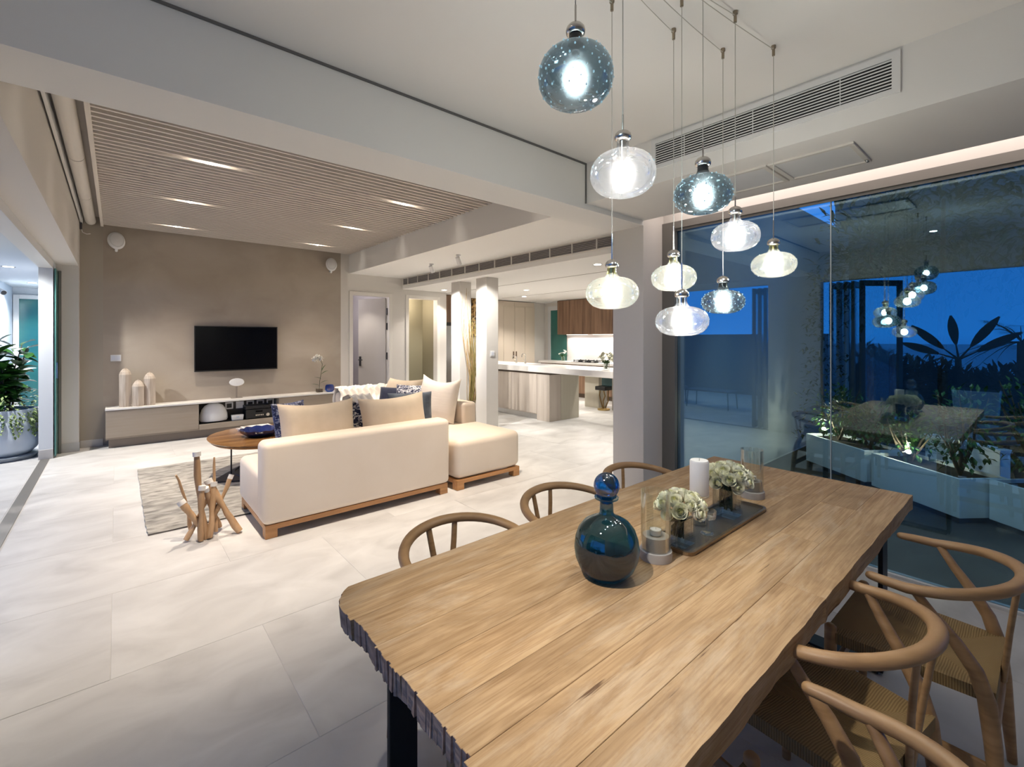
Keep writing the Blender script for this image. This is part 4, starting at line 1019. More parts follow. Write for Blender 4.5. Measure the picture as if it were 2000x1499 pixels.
    # strip hanging between the cushions
throw()
def strip_throw():
    mb = MB(); nx, ny = 12, 26
    pts = [(1.86, 4.62, .482), (1.80, 4.50, .50), (1.74, 4.40, .72), (1.73, 4.36, .93), (1.76, 4.28, .965), (1.79, 4.24, .90)]
    for j in range(ny + 1):
        f = j / ny * (len(pts) - 1); i0 = min(int(f), len(pts) - 2); q = f - i0
        p = Vector(pts[i0]).lerp(Vector(pts[i0 + 1]), q)
        for i in range(nx + 1):
            u = i / nx - .5
            mb.pts([(p.x + u * .2, p.y + .012 * math.sin(i * 1.6) - u * .02, p.z + .012 * math.sin(i * 1.6 + 1))])
    for j in range(ny):
        for i in range(nx): a = j * (nx + 1) + i; mb.face(a, a + 1, a + nx + 2, a + nx + 1)
    o = obj('folded_throw', mb, THROW, None, smooth=180); tag(o, 'white knitted throw lying over the navy printed cushion', 'blanket')
strip_throw()

# driftwood sculpture
t = thing('driftwood_sculpture', 'driftwood branch sculpture with white tips standing before the rug', 'sculpture', (.53, 4.13, 0))
ds = [((-.02, -.03, .0), (-.06, .02, .30), (-.075, .03, .645), .030, 1), ((.05, .02, .02), (.03, .03, .32), (.045, .05, .585), .017, 0),
      ((-.10, .10, .02), (-.13, .06, .33), (-.20, .02, .50), .016, 0), ((-.06, -.06, .006), (-.055, -.05, .18), (-.045, -.03, .40), .026, 1),
      ((.19, -.07, .012), (.09, -.01, .20), (.0, .04, .42), .032, 1), ((-.17, .02, .30), (-.11, .0, .20), (-.04, -.01, .08), .030, 1),
      ((.155, .03, .43), (.09, .01, .27), (.02, 0, .12), .020, 1), ((-.14, -.0, .015), (-.06, .02, .16), (.03, .03, .36), .022, 0),
      ((.09, .12, .015), (.03, .05, .15), (-.02, -.02, .38), .022, 1), ((.0, -.05, .01), (.02, -.03, .15), (.035, .02, .40), .028, 1)]
rr = random.Random(11)
for a, b, c, r_, tip in ds:
    pts = []
    for i in range(9):
        q = i / 8; p = Vector(a) * (1 - q) ** 2 + Vector(b) * 2 * q * (1 - q) + Vector(c) * q * q
        pts.append(p + Vector((rr.uniform(-1, 1), rr.uniform(-1, 1), 0)) * .003)
    rad = [r_ * (.85 + .15 * math.sin(i * 1.3) + rr.uniform(-.08, .08)) * (1 if tip else (1.15 - .55 * i / 8)) for i in range(9)]
    br = obj('branch', MB().tube(pts, rad, 9, flat=(1, .85)), DRIFT, t, smooth=60)
    if tip:
        e0, e1 = (pts[-1], pts[-2]) if pts[-1].z > pts[0].z else (pts[0], pts[1])
        d = (e0 - e1).normalized()
        obj('white_tip', MB().tube([e0 - d * .030, e0 + d * .004], r_ * 1.06, 10, flat=(1, .85)), DRIFTW, br, smooth=60)

# coffee table
t = thing('coffee_table', 'low oval walnut coffee table on thin metal legs with a dark floor plate', 'table', (1.35, 5.74, 0))
def ov(a, b, n=48): return [(a * abs(math.cos(q)) ** .9 * (1 if math.cos(q) > 0 else -1), b * abs(math.sin(q)) ** .9 * (1 if math.sin(q) > 0 else -1)) for q in [2 * math.pi * i / n for i in range(n)]]
obj('top', MB().prism(ov(.60, .63), .402, .425, ov(.625, .655)), WALNUT, t, smooth=40)
obj('edge_band', MB().prism(ov(.585, .615), .385, .402, ov(.605, .635)), OAKX, t, smooth=40)
for x, y in ((-.40, .05), (.05, -.40), (.05, .45), (.42, 0)):
    obj('leg', MB().tube([(x, y, .026), (x, y, .386)], .008, 8), DARKMET, t, smooth=60)
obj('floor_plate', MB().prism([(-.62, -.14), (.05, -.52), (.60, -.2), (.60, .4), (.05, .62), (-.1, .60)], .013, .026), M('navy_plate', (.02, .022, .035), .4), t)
ring = MB(); ring.tube([(.05 + .42 * math.cos(a), .02 + .42 * math.sin(a), .032) for a in [2 * math.pi * i / 40 for i in range(41)]], .006, 6)
obj('ring_foot', ring, DARKMET, t)
t = thing('ceramic_dish', 'shallow cobalt blue scalloped dish on the coffee table', 'dish', (1.22, 5.70, .4255))
mb = MB(); n = 48; k0 = 0
for r_, z in ((.001, .006), (.10, .0), (.15, .012), (.19, .045), (.205, .075), (.195, .072), (.145, .022), (.10, .012), (.001, .012)):
    for i in range(n):
        a = 2 * math.pi * i / n; q = r_ * (1 + (.035 * math.cos(12 * a) if z > .02 else 0)); mb.pts([(q * math.cos(a), q * math.sin(a), z + (.005 * math.cos(12 * a) if z > .06 else 0))])
for L_ in range(8):
    for i in range(n): j = (i + 1) % n; mb.face(L_ * n + i, L_ * n + j, L_ * n + n + j, L_ * n + n + i)
obj('bowl', mb, BOWL, t, smooth=60)
for k, (dx, dy, rz, th) in enumerate(((0, 0, 10, .012), (.01, .02, -6, .010), (-.01, .0, 22, .012), (.02, -.01, 4, .008))):
    z = .4255 + sum([.012, .010, .012, .008][:k])
    o = obj('magazine', MB().box(-.15, .15, -.11, .11, 0, th - .0005), PAPER, None, bevel=.001)
    o.location = (1.24 + dx, 6.08 + dy, z); o.rotation_euler = (0, 0, R(rz))
    tag(o, ['bottom magazine of the pile behind the blue dish', 'second magazine from the bottom of the pile behind the blue dish', 'third magazine from the bottom of the pile behind the blue dish', 'top magazine of the pile behind the blue dish'][k], 'magazine', 'magazines on the coffee table')

# ------------------------------------------------------------------ television wall
t = thing('media_console', 'long low taupe media console with a white stone top under the television', 'console', (1.54, 8.45, 0))
X0, X1 = -1.65, 1.63; F = -.15
obj('plinth', B(X0 + .03, X1, F + .06, .165, 0.0005, .12), M('plinth_taupe', (.22, .18, .145), .5), t)
obj('top_slab', B(X0 - .005, X1 + .005, F - .012, .168, .520, .545), WORKTOP, t, bevel=.002)
obj('carcass', MB().box(X0, X1, F + .02, .165, .12, .14).box(X0, -.62, F + .02, .165, .14, .515).box(.51, X1, F + .02, .165, .14, .515).box(-.62, .51, .145, .165, .14, .515), TAUPE, t)
obj('drawer_front', B(X0, -.60, F, F + .02, .145, .512), TAUPE, t, bevel=.002)
obj('drawer_front', B(.505, X1, F, F + .02, .145, .512), TAUPE, t, bevel=.002)
obj('niche_front', B(-.595, .50, F, F + .02, .125, .205), TAUPE, t, bevel=.002)
obj('niche_floor', B(-.60, .51, F + .02, .145, .14, .205), M('niche_dark', (.05, .042, .035), .6), t)
obj('niche_back', B(-.60, .51, .14, .145, .205, .515), bpy.data.materials['niche_dark'], t)
t = thing('subwoofer', 'white dome-shaped speaker in the console niche', 'speaker', (1.15, 8.455, .2055))
obj('body', MB().lathe([(.10, .012), (.175, .018), (.19, .05), (.185, .12), (.16, .20), (.12, .255), (.06, .288), (.001, .296)], 32, cap1=False, sy=.62), WHITEPL, t, smooth=60)
obj('foot', MB().lathe([(.11, 0), (.13, .012)], 24, sy=.62), BLACKPL, t)
t = thing('receiver', 'black stereo receiver with small silver buttons in the console niche', 'receiver', (1.77, 8.47, .2055))
obj('case', B(-.20, .20, -.13, .11, .01, .15), BLACKPL, t, bevel=.004)
obj('display', B(-.06, .04, -.1315, -.13, .10, .13), SCREEN, t)
for k in range(5): obj('button', B(-.06 + .025 * k, -.045 + .025 * k, -.134, -.13, .045, .065), CHROME, t)
obj('volume_knob', MB().tube([(.115, -.13, .055), (.115, -.15, .055)], .026, 18), CHROME, t, smooth=40)
for x in (-.16, .16): obj('foot', B(x - .02, x + .02, -.1, .08, 0, .011), BLACKPL, t)
t = thing('disc_player', 'thin black disc player standing on the receiver', 'player', (1.75, 8.48, .356))
obj('case', B(-.18, .18, -.12, .10, .004, .06), BLACKPL, t, bevel=.003); obj('tray_slot', B(-.07, .07, -.1215, -.12, .035, .045), DARKMET, t)
for x in (-.14, .14): obj('foot', B(x - .015, x + .015, -.1, .08, 0, .005), BLACKPL, t)
t = thing('router', 'small white router box beside the receiver', 'router', (1.46, 8.39, .2055))
obj('case', MB().prism([(-.075, -.03), (.075, -.03), (.075, .05), (-.075, .05)], 0, .085, [(-.085, -.035), (.085, -.035), (.08, .05), (-.08, .05)]), WHITEPL, t, bevel=.004); obj('light_bar', B(-.02, .02, -.036, -.0335, .05, .056), M('router_led', (.1, .3, .6), .3), t)
for k in range(5):
    t = thing('wall_socket', 'white square socket plate at the back of the niche, %s from the dome speaker' % ['first', 'second', 'third', 'fourth', 'fifth'][k], 'socket', (1.38 + .15 * k, 8.588, .42), group='sockets in the niche')
    obj('plate', MB().box(-.055, .055, -.006, 0, -.055, -.035).box(-.055, .055, -.006, 0, .035, .055).box(-.055, -.035, -.006, 0, -.035, .035).box(.035, .055, -.006, 0, -.035, .035), WHITEPL, t)
    obj('insert', B(-.035, .035, -.003, 0, -.035, .035), BLACKPL if k != 1 else WHITEPL, t)
t = thing('television', 'black flat television on the taupe plaster wall', 'television', (1.50, 8.615, 1.343))
obj('screen', B(-.575, .575, -.053, -.050, -.340, .345), SCREEN, t)
obj('bezel', MB().box(-.587, .587, -.05, -.02, -.358, .358).box(-.587, -.575, -.056, -.05, -.358, .358).box(.575, .587, -.056, -.05, -.358, .358).box(-.575, .575, -.056, -.05, .345, .358).box(-.575, .575, -.056, -.05, -.358, -.340), BLACKPL, t, bevel=.002)
obj('wall_bracket', B(-.2, .2, -.02, .004, -.15, .15), DARKMET, t)
def oval_speaker(x, z, lab, tilt):
    t = thing('wall_speaker', lab, 'speaker', (x, 8.60, z))
    mb = MB().lathe([(.09, -.02), (.098, 0), (.090, .03), (.062, .045), (.001, .05)], 32, cap1=False)
    o = obj('body', mb, WHITEPL, t, smooth=60, loc=(0, -.07, .02), rot=(R(90 + tilt), 0, R(10 if x < 1 else -10))); o.scale = (1, 1.3, 1)
    o2 = obj('grille', MB().lathe([(.080, .037), (.001, .047)], 32, cap0=False, cap1=False), M('speaker_grille', (.66, .66, .66), .7) if 'speaker_grille' not in bpy.data.materials else bpy.data.materials['speaker_grille'], t, loc=(0, -.072, .02), rot=(R(90 + tilt), 0, R(10 if x < 1 else -10))); o2.scale = (1, 1.3, 1)
    obj('bracket', MB().tube([(0, .012, -.10), (0, -.06, -.12), (0, -.075, -.08)], .017, 10), WHITEPL, t, smooth=60)
oval_speaker(.0, 2.86, 'oval white speaker high on the plaster wall at the terrace end', -12)
oval_speaker(2.985, 2.84, 'oval white speaker high on the plaster wall at the kitchen end', -12)
t = thing('center_speaker', 'flat oval white speaker on a thin stand under the television', 'speaker', (1.47, 8.50, .5455))
obj('stand', MB().box(-.012, .012, .0, .02, 0, .20).box(-.08, .08, -.03, .05, 0, .006), M('stand_taupe', (.3, .26, .22), .5), t)
o = obj('body', MB().lathe([(.100, -.02), (.107, 0), (.095, .02), (.001, .026)], 36, cap1=False, sy=.60), WHITEPL, t, smooth=50, loc=(0, -.01, .255), rot=(R(80), 0, 0))
for (x, y, z, w_, n_, lab) in ((-.005, YW, 1.225, .115, 2, 'white double light switch on the plaster wall above the wooden totems'),):
    t = thing('light_switch', lab, 'switch', (x, y, z))
    obj('plate', B(-w_ / 2, w_ / 2, -.009, 0, -.046, .046), WHITEPL, t, bevel=.002)
    for k in range(2): obj('rocker', B(-.045 + .048 * k, -.003 + .048 * k, -.013, -.009, -.03, .03), M('rocker_white', (.70, .73, .80), .35) if 'rocker_white' not in bpy.data.materials else bpy.data.materials['rocker_white'], t)
for (x, z, h, lab) in ((.095, .5455, .545, 'tallest of the three bleached wooden totems'), (.235, .5455, .375, 'shortest of the three bleached wooden totems, in the middle'), (.365, .5455, .475, 'bleached wooden totem nearest the television')):
    y = 8.40 if h < .4 else 8.44
    mb = MB(); n = 12; q = .072
    lv = [(q * .93, 0), (q, .03), (q * .97, h * .5), (q * 1.0, h - .095), (q * .80, h - .055), (q * .42, h - .018), (q * .18, h - .012), (q * .14, h)]
    rq = random.Random(int(h * 100))
    for r_, zz in lv:
        for i in range(n): a = 2 * math.pi * i / n; mb.pts([(r_ * math.cos(a) * (1 + (.05 if i % 2 else -.05)), r_ * math.sin(a) * (1 + (.05 if i % 2 else -.05)), zz)])
    for L_ in range(len(lv) - 1):
        for i in range(n): j = (i + 1) % n; mb.face(L_ * n + i, L_ * n + j, L_ * n + n + j, L_ * n + n + i)
    mb.face(*reversed(range(n))); mb.face(*[(len(lv) - 1) * n + i for i in range(n)])
    o = obj('wooden_totem', mb, TOTEM); o.location = (x, y, z); tag(o, lab, 'ornament', 'wooden totems on the console')
# orchid
t = thing('orchid', 'white orchid in a small glass pot at the kitchen end of the console', 'orchid', (2.74, 8.44, .5455))
obj('glass_pot', MB().box(-.05, .05, -.05, .05, 0, .10), CLEAR, t); obj('bark', MB().box(-.044, .044, -.044, .044, .004, .06), BARK, t)
obj('stem', MB().tube([(0, 0, .05), (.01, 0, .2), (.04, 0, .38), (.05, -.01, .50), (.01, -.02, .59), (-.05, -.03, .63)], .004, 6), GREENST, t)
for k, (x, z, d) in enumerate(((.02, .16, (1, -.2, .6)), (.03, .24, (-1, -.2, .5)), (.04, .32, (1, 0, .8)), (.045, .38, (.3, -.3, 1)), (.0, .12, (-1, 0, .5)))):
    obj('leaf', MB().leaf((x, 0, z), d, .13, .045), LEAFM, t)
for k, (x, z) in enumerate(((-.10, .60), (-.06, .635), (-.02, .625), (.02, .60), (-.07, .585))):
    mb = MB()
    for j in range(5): a = 2 * math.pi * j / 5 + .3; mb.leaf((x, -.035, z), (math.cos(a), -.35, math.sin(a)), .055, .05)
    mb.sphere((x, -.045, z), .010, 8, 6)
    obj('flower', mb, PETALW, t)
o = obj('votive', MB().lathe([(.05, 0), (.075, .03), (.078, .07), (.07, .11), (.055, .125), (.05, .120), (.066, .07), (.001, .012)], 28, cap1=False), BLUEV, smooth=60); o.location = (2.915, 8.42, .5455); tag(o, 'round cobalt blue glass votive on the console end', 'candle holder')
o = obj('votive', MB().lathe([(.045, 0), (.062, .025), (.062, .055), (.045, .08), (.03, .085), (.025, .06), (.001, .05)], 28, cap1=False), PINKST, smooth=60); o.location = (3.06, 8.40, .5455); tag(o, 'round pink salt stone votive on the console end', 'candle holder')

# twigs between the columns
t = thing('twig_arrangement', 'tall bundle of dried curly twigs standing between the two slim columns', 'twigs', (4.70, 6.55, 0))
obj('vase', MB().lathe([(.07, 0), (.09, .05), (.085, .3), (.06, .42), (.05, .42), (.05, .4), (.001, .38)], 24, cap1=False), M('dark_vase', (.05, .045, .04), .5), t, smooth=60)
rq = random.Random(21)
def twig(x, y, h, sway, r_, mat):
    pts = []; px = rq.uniform(-.03, .03); py = rq.uniform(-.03, .03)
    for i in range(15):
        q = i / 14; pts.append((px + x * q + .035 * sway * math.sin(5 * q + sway * 7), py + y * q + .04 * sway * math.sin(6.5 * q + sway * 3), .15 + (h - .15) * q))
    obj('twig', MB().tube(pts, [r_ * (1 - .75 * i / 14) for i in range(15)], 5), mat, t)
twig(-.02, .17, 2.25, 1.0, .012, TWIG); twig(.02, .12, 2.40, .8, .010, TWIG); twig(-.05, .05, 2.3, 1.1, .009, TWIG)
for k in range(30): twig(rq.uniform(-.06, .06), rq.uniform(-.14, .03), rq.uniform(1.2, 1.9), rq.uniform(.2, .9), .009, TWIGD if k % 3 else TWIG)
for k in range(12): twig(rq.uniform(-.10, .10), rq.uniform(-.1, .16), rq.uniform(1.7, 2.35), rq.uniform(.3, 1.1), .006, TWIG)
t = thing('light_switch', 'white light switch on the nearer slim column', 'switch', (4.74, 6.0, 1.25))
obj('plate', B(-.045, .045, -.009, 0, -.045, .045), WHITEPL, t, bevel=.002); obj('rocker', B(-.022, .022, -.013, -.009, -.028, .028), bpy.data.materials['rocker_white'], t)

# ------------------------------------------------------------------ kitchen
t = thing('kitchen_island', 'pale ash kitchen island with grey end panel', 'island', (5.89, 5.80, 0))
obj('plinth', B(.05, .75, .05, 2.5, 0.0005, .10), STEEL, t)
obj('carcass', B(.02, .78, .32, 2.55, .10, .845), KPALE, t)
obj('shadow_gap', B(.03, .78, .03, 2.5, .845, .883), M('gap_brown', (.16, .12, .09), .6), t)
for k in range(3): obj('door', B(0, .02, .33 + .73 * k, .33 + .73 * k + .725, .115, .845), KPALE, t, bevel=.002)
obj('end_block', B(0, .30, 0, .325, .0005, .845), KPALE, t, bevel=.002)
obj('end_panel', B(.305, .80, 0, .32, .0005, .883), KSIDE, t, bevel=.002)
t = thing('worktop', 'long white stone worktop of the island running on as a breakfast bar', 'worktop', (5.86, 3.6, .883))
obj('slab', B(0, .86, 0, 4.78, 0.0005, .10), WORKTOP, t, bevel=.003)
obj('bar_leg', B(.08, .78, .02, .08, -.8825, 0), KSIDE, t)
obj('sink_recess', B(.35, .75, 2.75, 3.25, .0995, .1015), STEEL, t)
for (y, h, lab) in ((7.02, .20, 'tall curved kitchen tap on the island'), (7.30, .14, 'small filter tap beside the tall kitchen tap')):
    t = thing('tap', lab, 'tap', (6.42, y, .9845))
    obj('spout', MB().tube([(0, 0, 0), (0, 0, h * .8)] + [(-.05 + .05 * math.cos(a), 0, h * .8 + .05 * math.sin(a)) for a in [R(20 * i) for i in range(1, 9)]] + [(-.1, 0, h * .68)], .010, 10), CHROME, t, smooth=60)
    obj('base', MB().lathe([(.022, 0), (.022, .03), (.012, .035)], 16), CHROME, t); obj('lever', MB().tube([(0, .015, .06), (0, .06, .075)], .006, 8), CHROME, t)
# hob run
for k in range(3):
    y1 = 9.15 - 1.1 * k
    t = thing('base_cabinet', 'smoked oak base cabinet under the hob counter, %s from the window' % ['first', 'second', 'third'][k], 'cabinet', (8.93, y1 - 1.1, 0))
    obj('carcass', B(.02, .44, .004, 1.096, .1, .838), KWOOD, t); obj('plinth', B(.06, .44, .004, 1.096, .0005, .1), M('plinth_brown', (.12, .085, .06), .5) if 'plinth_brown' not in bpy.data.materials else bpy.data.materials['plinth_brown'], t)
    for j in range(2): obj('door', B(0, .02, .004 + .548 * j, .546 + .548 * j, .11, .80), KWOOD, t, bevel=.002)
t = thing('worktop', 'white stone counter with the gas hob', 'worktop', (8.90, 5.85, .84))
obj('slab', B(0, .475, 0, 3.35, 0, .06), WORKTOP, t, bevel=.003)
t = thing('gas_hob', 'black gas hob with cast iron grates on the counter', 'hob', (9.12, 7.60, .9005))
obj('plate', B(-.20, .20, -.40, .40, 0, .008), SCREEN, t)
for k in range(3):
    g = MB()
    for dx in (-.12, 0, .12): g.box(dx - .006, dx + .006, -.10, .10, .035, .048)
    for dy in (-.09, .09): g.box(-.14, .14, dy - .006, dy + .006, .03, .045)
    for dx in (-.13, .13):
        for dy in (-.09, .09): g.box(dx - .008, dx + .008, dy - .008, dy + .008, .008, .06)
    obj('grate', g, BLACK, t, loc=(0, -.27 + .27 * k, 0))
    obj('burner', MB().lathe([(.05, .008), (.05, .02), (.03, .028)], 18), BLACK, t, loc=(0, -.27 + .27 * k, 0))
for k in range(4): obj('knob', MB().lathe([(.016, .008), (.015, .03)], 12), BLACKPL, t, loc=(-.17, -.15 + .1 * k, 0))
ky = 8.52
for k in range(3):
    t = thing('wall_cabinet', 'smoked oak wall cabinet over the hob, %s from the window' % ['first', 'second', 'third'][k], 'cabinet', (8.95, ky - .9 * (k + 1), 1.61))
    obj('carcass', B(.02, .42, .003, .897, 0, .9), KWOOD, t)
    for j in range(2): obj('door', B(0, .02, .003 + .448 * j, .447 + .448 * j, .002, .897), KWOOD, t, bevel=.002)
    obj('light_strip', B(.26, .30, .1, .8, -.006, 0), LEDS, t)
struct('wall_right', B(9.36, 9.38, 5.8, 8.53, .90, 1.61), SPLASH, 'bright white splashback behind the hob', 'splashback')
wn3 = thing('window_3', 'teal frosted kitchen window in a white frame beside the wall cabinets', 'window', (9.38, 8.86, 1.72)); wn3['kind'] = 'structure'
obj('pane', B(-.02, -.01, -.30, .30, -.82, .58), TEAL, wn3)
obj('frame', MB().box(-.035, 0, .30, .40, -.82, .70).box(-.035, 0, -.33, .30, .58, .70), FRAMEW, wn3)
for k, (x0, x1) in enumerate(((7.35, 8.12), (8.12, 8.86))):
    t = thing('tall_cupboard', ['tall cream cupboard at the far kitchen wall, nearer the fridge', 'tall cream cupboard at the far kitchen wall, nearer the window'][k], 'cupboard', (x0, 9.30, 0))
    w_ = x1 - x0
    obj('carcass', B(.003, w_ - .003, .02, .115, .0005, 2.50), KCAB, t)
    for j in range(2): obj('door', B(.004 + (w_ / 2) * j, w_ / 2 * (j + 1) - .004, 0, .02, .06, 2.36), KCAB, t, bevel=.002)
    hx = (w_ - .05) if k == 0 else .05
    obj('handle', B(hx - .012, hx + .012, -.022, 0, .98, 1.16), M('handle_bronze', (.12, .08, .05), .4, .6) if 'handle_bronze' not in bpy.data.materials else bpy.data.materials['handle_bronze'], t, bevel=.003)
t = thing('fridge', 'tall steel fridge in a smoked oak housing behind the farther slim column', 'fridge', (5.60, 9.0, 0))
obj('body', B(.02, .80, .02, .40, .0005, 1.80), M('fridge_grey', (.2, .2, .2), .4), t)
obj('door', B(.02, .80, -.02, .02, .02, 1.80), STEEL, t, bevel=.004); obj('handle', B(.72, .74, -.06, -.03, .7, 1.5), STEEL, t, bevel=.003)
obj('black_gap', B(.0, .82, .0, .40, 1.80, 1.88), BLACK, t); obj('top_cabinet', B(0, .82, -.02, .40, 1.88, 2.518), KWOOD, t, bevel=.003)
obj('side_panel', B(.0, .018, -.02, .40, .0005, 1.80), BLACKPL, t)
t = thing('wall_relief', 'tall gilded carved panel on the far kitchen wall between the columns', 'artwork', (7.02, 9.418, 2.03))
mb = MB(); rq = random.Random(2); nx, ny = 14, 24
for j in range(ny + 1):
    for i in range(nx + 1): mb.pts([(-.27 + .54 * i / nx, -.03 - rq.uniform(0, .03), -.46 + .94 * j / ny)])
for j in range(ny):
    for i in range(nx): a = j * (nx + 1) + i; mb.face(a, a + 1, a + nx + 2, a + nx + 1)
obj('carving', mb, ARTM, t); obj('frame', MB().box(-.30, .30, -.03, 0, -.49, -.46).box(-.30, .30, -.03, 0, .48, .51).box(-.30, -.27, -.03, 0, -.46, .48).box(.27, .30, -.03, 0, -.46, .48).box(-.27, .27, -.02, 0, -.46, .48), BLACK, t)
# kitchen table with block legs and stool
t = thing('kitchen_table', 'white table on pale ash block legs behind the breakfast bar', 'table', (7.9, 5.4, 0))
obj('top', B(-.35, .35, -.9, 1.3, .70, .76), WORKTOP, t, bevel=.003)
obj('block_leg', B(-.02, .26, .87, 1.26, .0005, .70), KSIDE, t, bevel=.002); obj('block_leg', B(-.02, .26, -.1, .52, .0005, .70), KSIDE, t, bevel=.002)
t = thing('stool', 'stool with gold branch legs and a black seat by the block-legged table', 'stool', (7.78, 6.06, 0))
obj('seat', B(-.13, .13, -.13, .13, .42, .50), BLACKPL, t, bevel=.01); obj('back', B(.10, .13, -.13, .13, .50, .66), M('teal_leather', (.05, .12, .13), .5), t, bevel=.005)
obj('foot', MB().lathe([(.13, 0.0005), (.13, .025), (.06, .04)], 24), M('gold', (.55, .38, .14), .35, .8), t, smooth=50)
for dx, dy in ((-.08, -.06), (.07, -.07), (.0, .09)): obj('branch_leg', MB().tube([(dx * .3, dy * .3, .03), (dx * 1.1, dy * .9, .2), (dx * .6, dy * 1.2, .30), (dx, dy, .42)], .014, 7), M('gold_dark', (.22, .14, .05), .4, .7), t, smooth=60)
def bouquet(name, lab, loc, r_, h, n_, cols, seed):
    t = thing(name, lab, 'flowers', loc); rs = random.Random(seed)
    obj('vase', MB().lathe([(.045, 0), (.05, .01), (.05, h), (.047, h), (.047, .012), (.001, .01)], 20, cap1=False), CLEAR, t, smooth=50)
    st_ = MB()
    for i in range(9): st_.tube([(rs.uniform(-.03, .03), rs.uniform(-.03, .03), .012), (rs.uniform(-.05, .05), rs.uniform(-.05, .05), h + .06)], .004, 5)
    for i in range(16): st_.leaf((rs.uniform(-.04, .04), rs.uniform(-.04, .04), h), (rs.uniform(-1, 1), rs.uniform(-1, 1), rs.uniform(.1, 1)), .11, .035)
    obj('stems', st_, LEAFD, t)
    for i in range(n_):
        u = rs.uniform(-.1, 1); ph = rs.uniform(0, 6.283); s_ = math.sqrt(1 - u * u) if u < 1 else 0
        p = Vector((s_ * math.cos(ph) * r_, s_ * math.sin(ph) * r_, h + .06 + u * r_ * .9)); mb = MB()
        for j in range(7):
            d = Vector((rs.uniform(-1, 1), rs.uniform(-1, 1), rs.uniform(-.3, 1))); mb.leaf(p, d, .045, .04)
        obj('bloom', mb, cols, t)
bouquet('flower_vase', 'glass vase of white lilies on the hob counter', (9.12, 8.46, .9005), .11, .12, 7, PETALW, 5)
bouquet('flower_vase', 'glass vase of cream hydrangeas on the breakfast bar', (6.24, 4.80, .9840), .12, .10, 22, ROSE, 6)

# ------------------------------------------------------------------ terrace on the sea side
struct('ceiling', B(-2.3, -.73, 6.2, 16, 2.62, 2.8), PAINTEXT, 'terrace ceiling with round downlights beyond the sliding door', 'ceiling')
struct('ceiling', B(-2.9, -.73, -3, 6.2, 2.76, 2.9), PAINTEXT, 'unseen canopy added over the terrace to hold back sky light at the door openings', 'ceiling')  # unseen roof, added to keep sky light out of the rooms
struct('trim_9', B(-2.3, -2.12, 6.2, 16, 2.50, 2.62), PAINTEXT, 'downstand edge of the terrace ceiling', 'ceiling edge')
struct('wall_left', B(-2.3, -1.70, 12.9, 16, 0, 2.62), M('blue_white_wall', (.50, .58, .68), .8), 'pale blue-white terrace wall by the far glass door', 'wall')
struct('wall_back', B(-1.72, -.6, 14.6, 14.8, 0, 2.62), PAINTEXT, 'terrace end wall holding the teal glass door', 'wall')
struct('wall_right', B(-.60, -.3, 8.8, 14.8, 0, 2.62), PAINTEXT, 'outer house wall along the terrace', 'wall')
d5 = thing('door_5', 'teal glass terrace door in a white frame behind the potted plant', 'door', (-1.2, 14.59, 0)); d5['kind'] = 'structure'
obj('frame', MB().box(-.49, -.40, -.06, 0, 0.0, 2.46).box(.45, .54, -.06, 0, 0.0, 2.46).box(-.40, .45, -.06, 0, 2.37, 2.46), FRAMEW, d5, bevel=.004)
obj('pane', B(-.40, .45, -.03, -.015, 0.01, 2.37), TEAL2, d5); obj('handle', B(.36, .38, -.07, -.03, .95, 1.15), CHROME, d5)
t = thing('wall_lamp', 'small white spotlight on the terrace wall by the ceiling', 'wall lamp', (-1.70, 12.95, 2.42))
obj('head', MB().tube([(.01, 0, 0), (.09, -.12, -.05)], .05, 14), WHITEPL, t, smooth=40); obj('dark_lens', MB().tube([(.09, -.12, -.05), (.095, -.127, -.053)], .04, 14), BLACKPL, t); obj('mount', B(-.005, .03, -.04, .04, -.04, .04), WHITEPL, t)
# potted plant
t = thing('potted_plant', 'big leafy green plant in a pale blue glazed pot on the terrace', 'plant', (-1.08, 8.48, 0))
obj('saucer', MB().lathe([(.30, .0005), (.34, .05), (.32, .055)], 36), M('saucer_grey', (.22, .25, .29), .5), t, smooth=50)
obj('pot', MB().lathe([(.25, .055), (.31, .12), (.345, .22), (.35, .30), (.335, .42), (.315, .56), (.31, .62), (.285, .62), (.29, .56)], 40), POTM, t, smooth=60)
obj('soil', MB().lathe([(.288, .57), (.001, .58)], 24, cap1=False, cap0=False), SOIL, t)
rq = random.Random(17)
lm = [mesh_from(MB().leaf((0, 0, 0), (1, 0, .15), .20, .13, droop=d, seg=4), 'leaf', LEAFM, 180) for d in (.15, .3, .5)]
for k in range(12):
    a = rq.uniform(0, 6.28); top = Vector((.22 * math.cos(a), .22 * math.sin(a), rq.uniform(1.0, 1.5)))
    base = Vector((.08 * math.cos(a), .08 * math.sin(a), .56)); mid = base.lerp(top, .5) + Vector((rq.uniform(-.04, .04), rq.uniform(-.04, .04), 0))
    obj('stem', MB().tube([base, mid, top], [.012, .009, .005], 6), BARK, t)
    for j in range(17):
        q = .25 + .75 * j / 16; p = base.lerp(mid, q * 2) if q < .5 else mid.lerp(top, q * 2 - 1)
        o = obj('leaf', lm[rq.randrange(3)], None, t, loc=p, rot=(rq.uniform(-.4, .4), rq.uniform(-.9, .35), j * 2.4 + rq.uniform(-.5, .5))); s_ = rq.uniform(.75, 1.15); o.scale = (s_,) * 3
mb = MB()
for k in range(420):
    a = rq.uniform(0, 6.28); q = rq.random() ** .5
    if rq.random() < .45: p = (.34 * math.cos(a), .34 * math.sin(a), rq.uniform(.45, .68))
    else: p = (.36 * q * math.cos(a), .36 * q * math.sin(a), .62 + rq.uniform(0, .22))
    mb.leaf(p, (math.cos(a) + rq.uniform(-.6, .6), math.sin(a) + rq.uniform(-.6, .6), rq.uniform(-.7, .7)), rq.uniform(.035, .075), .026, seg=2)
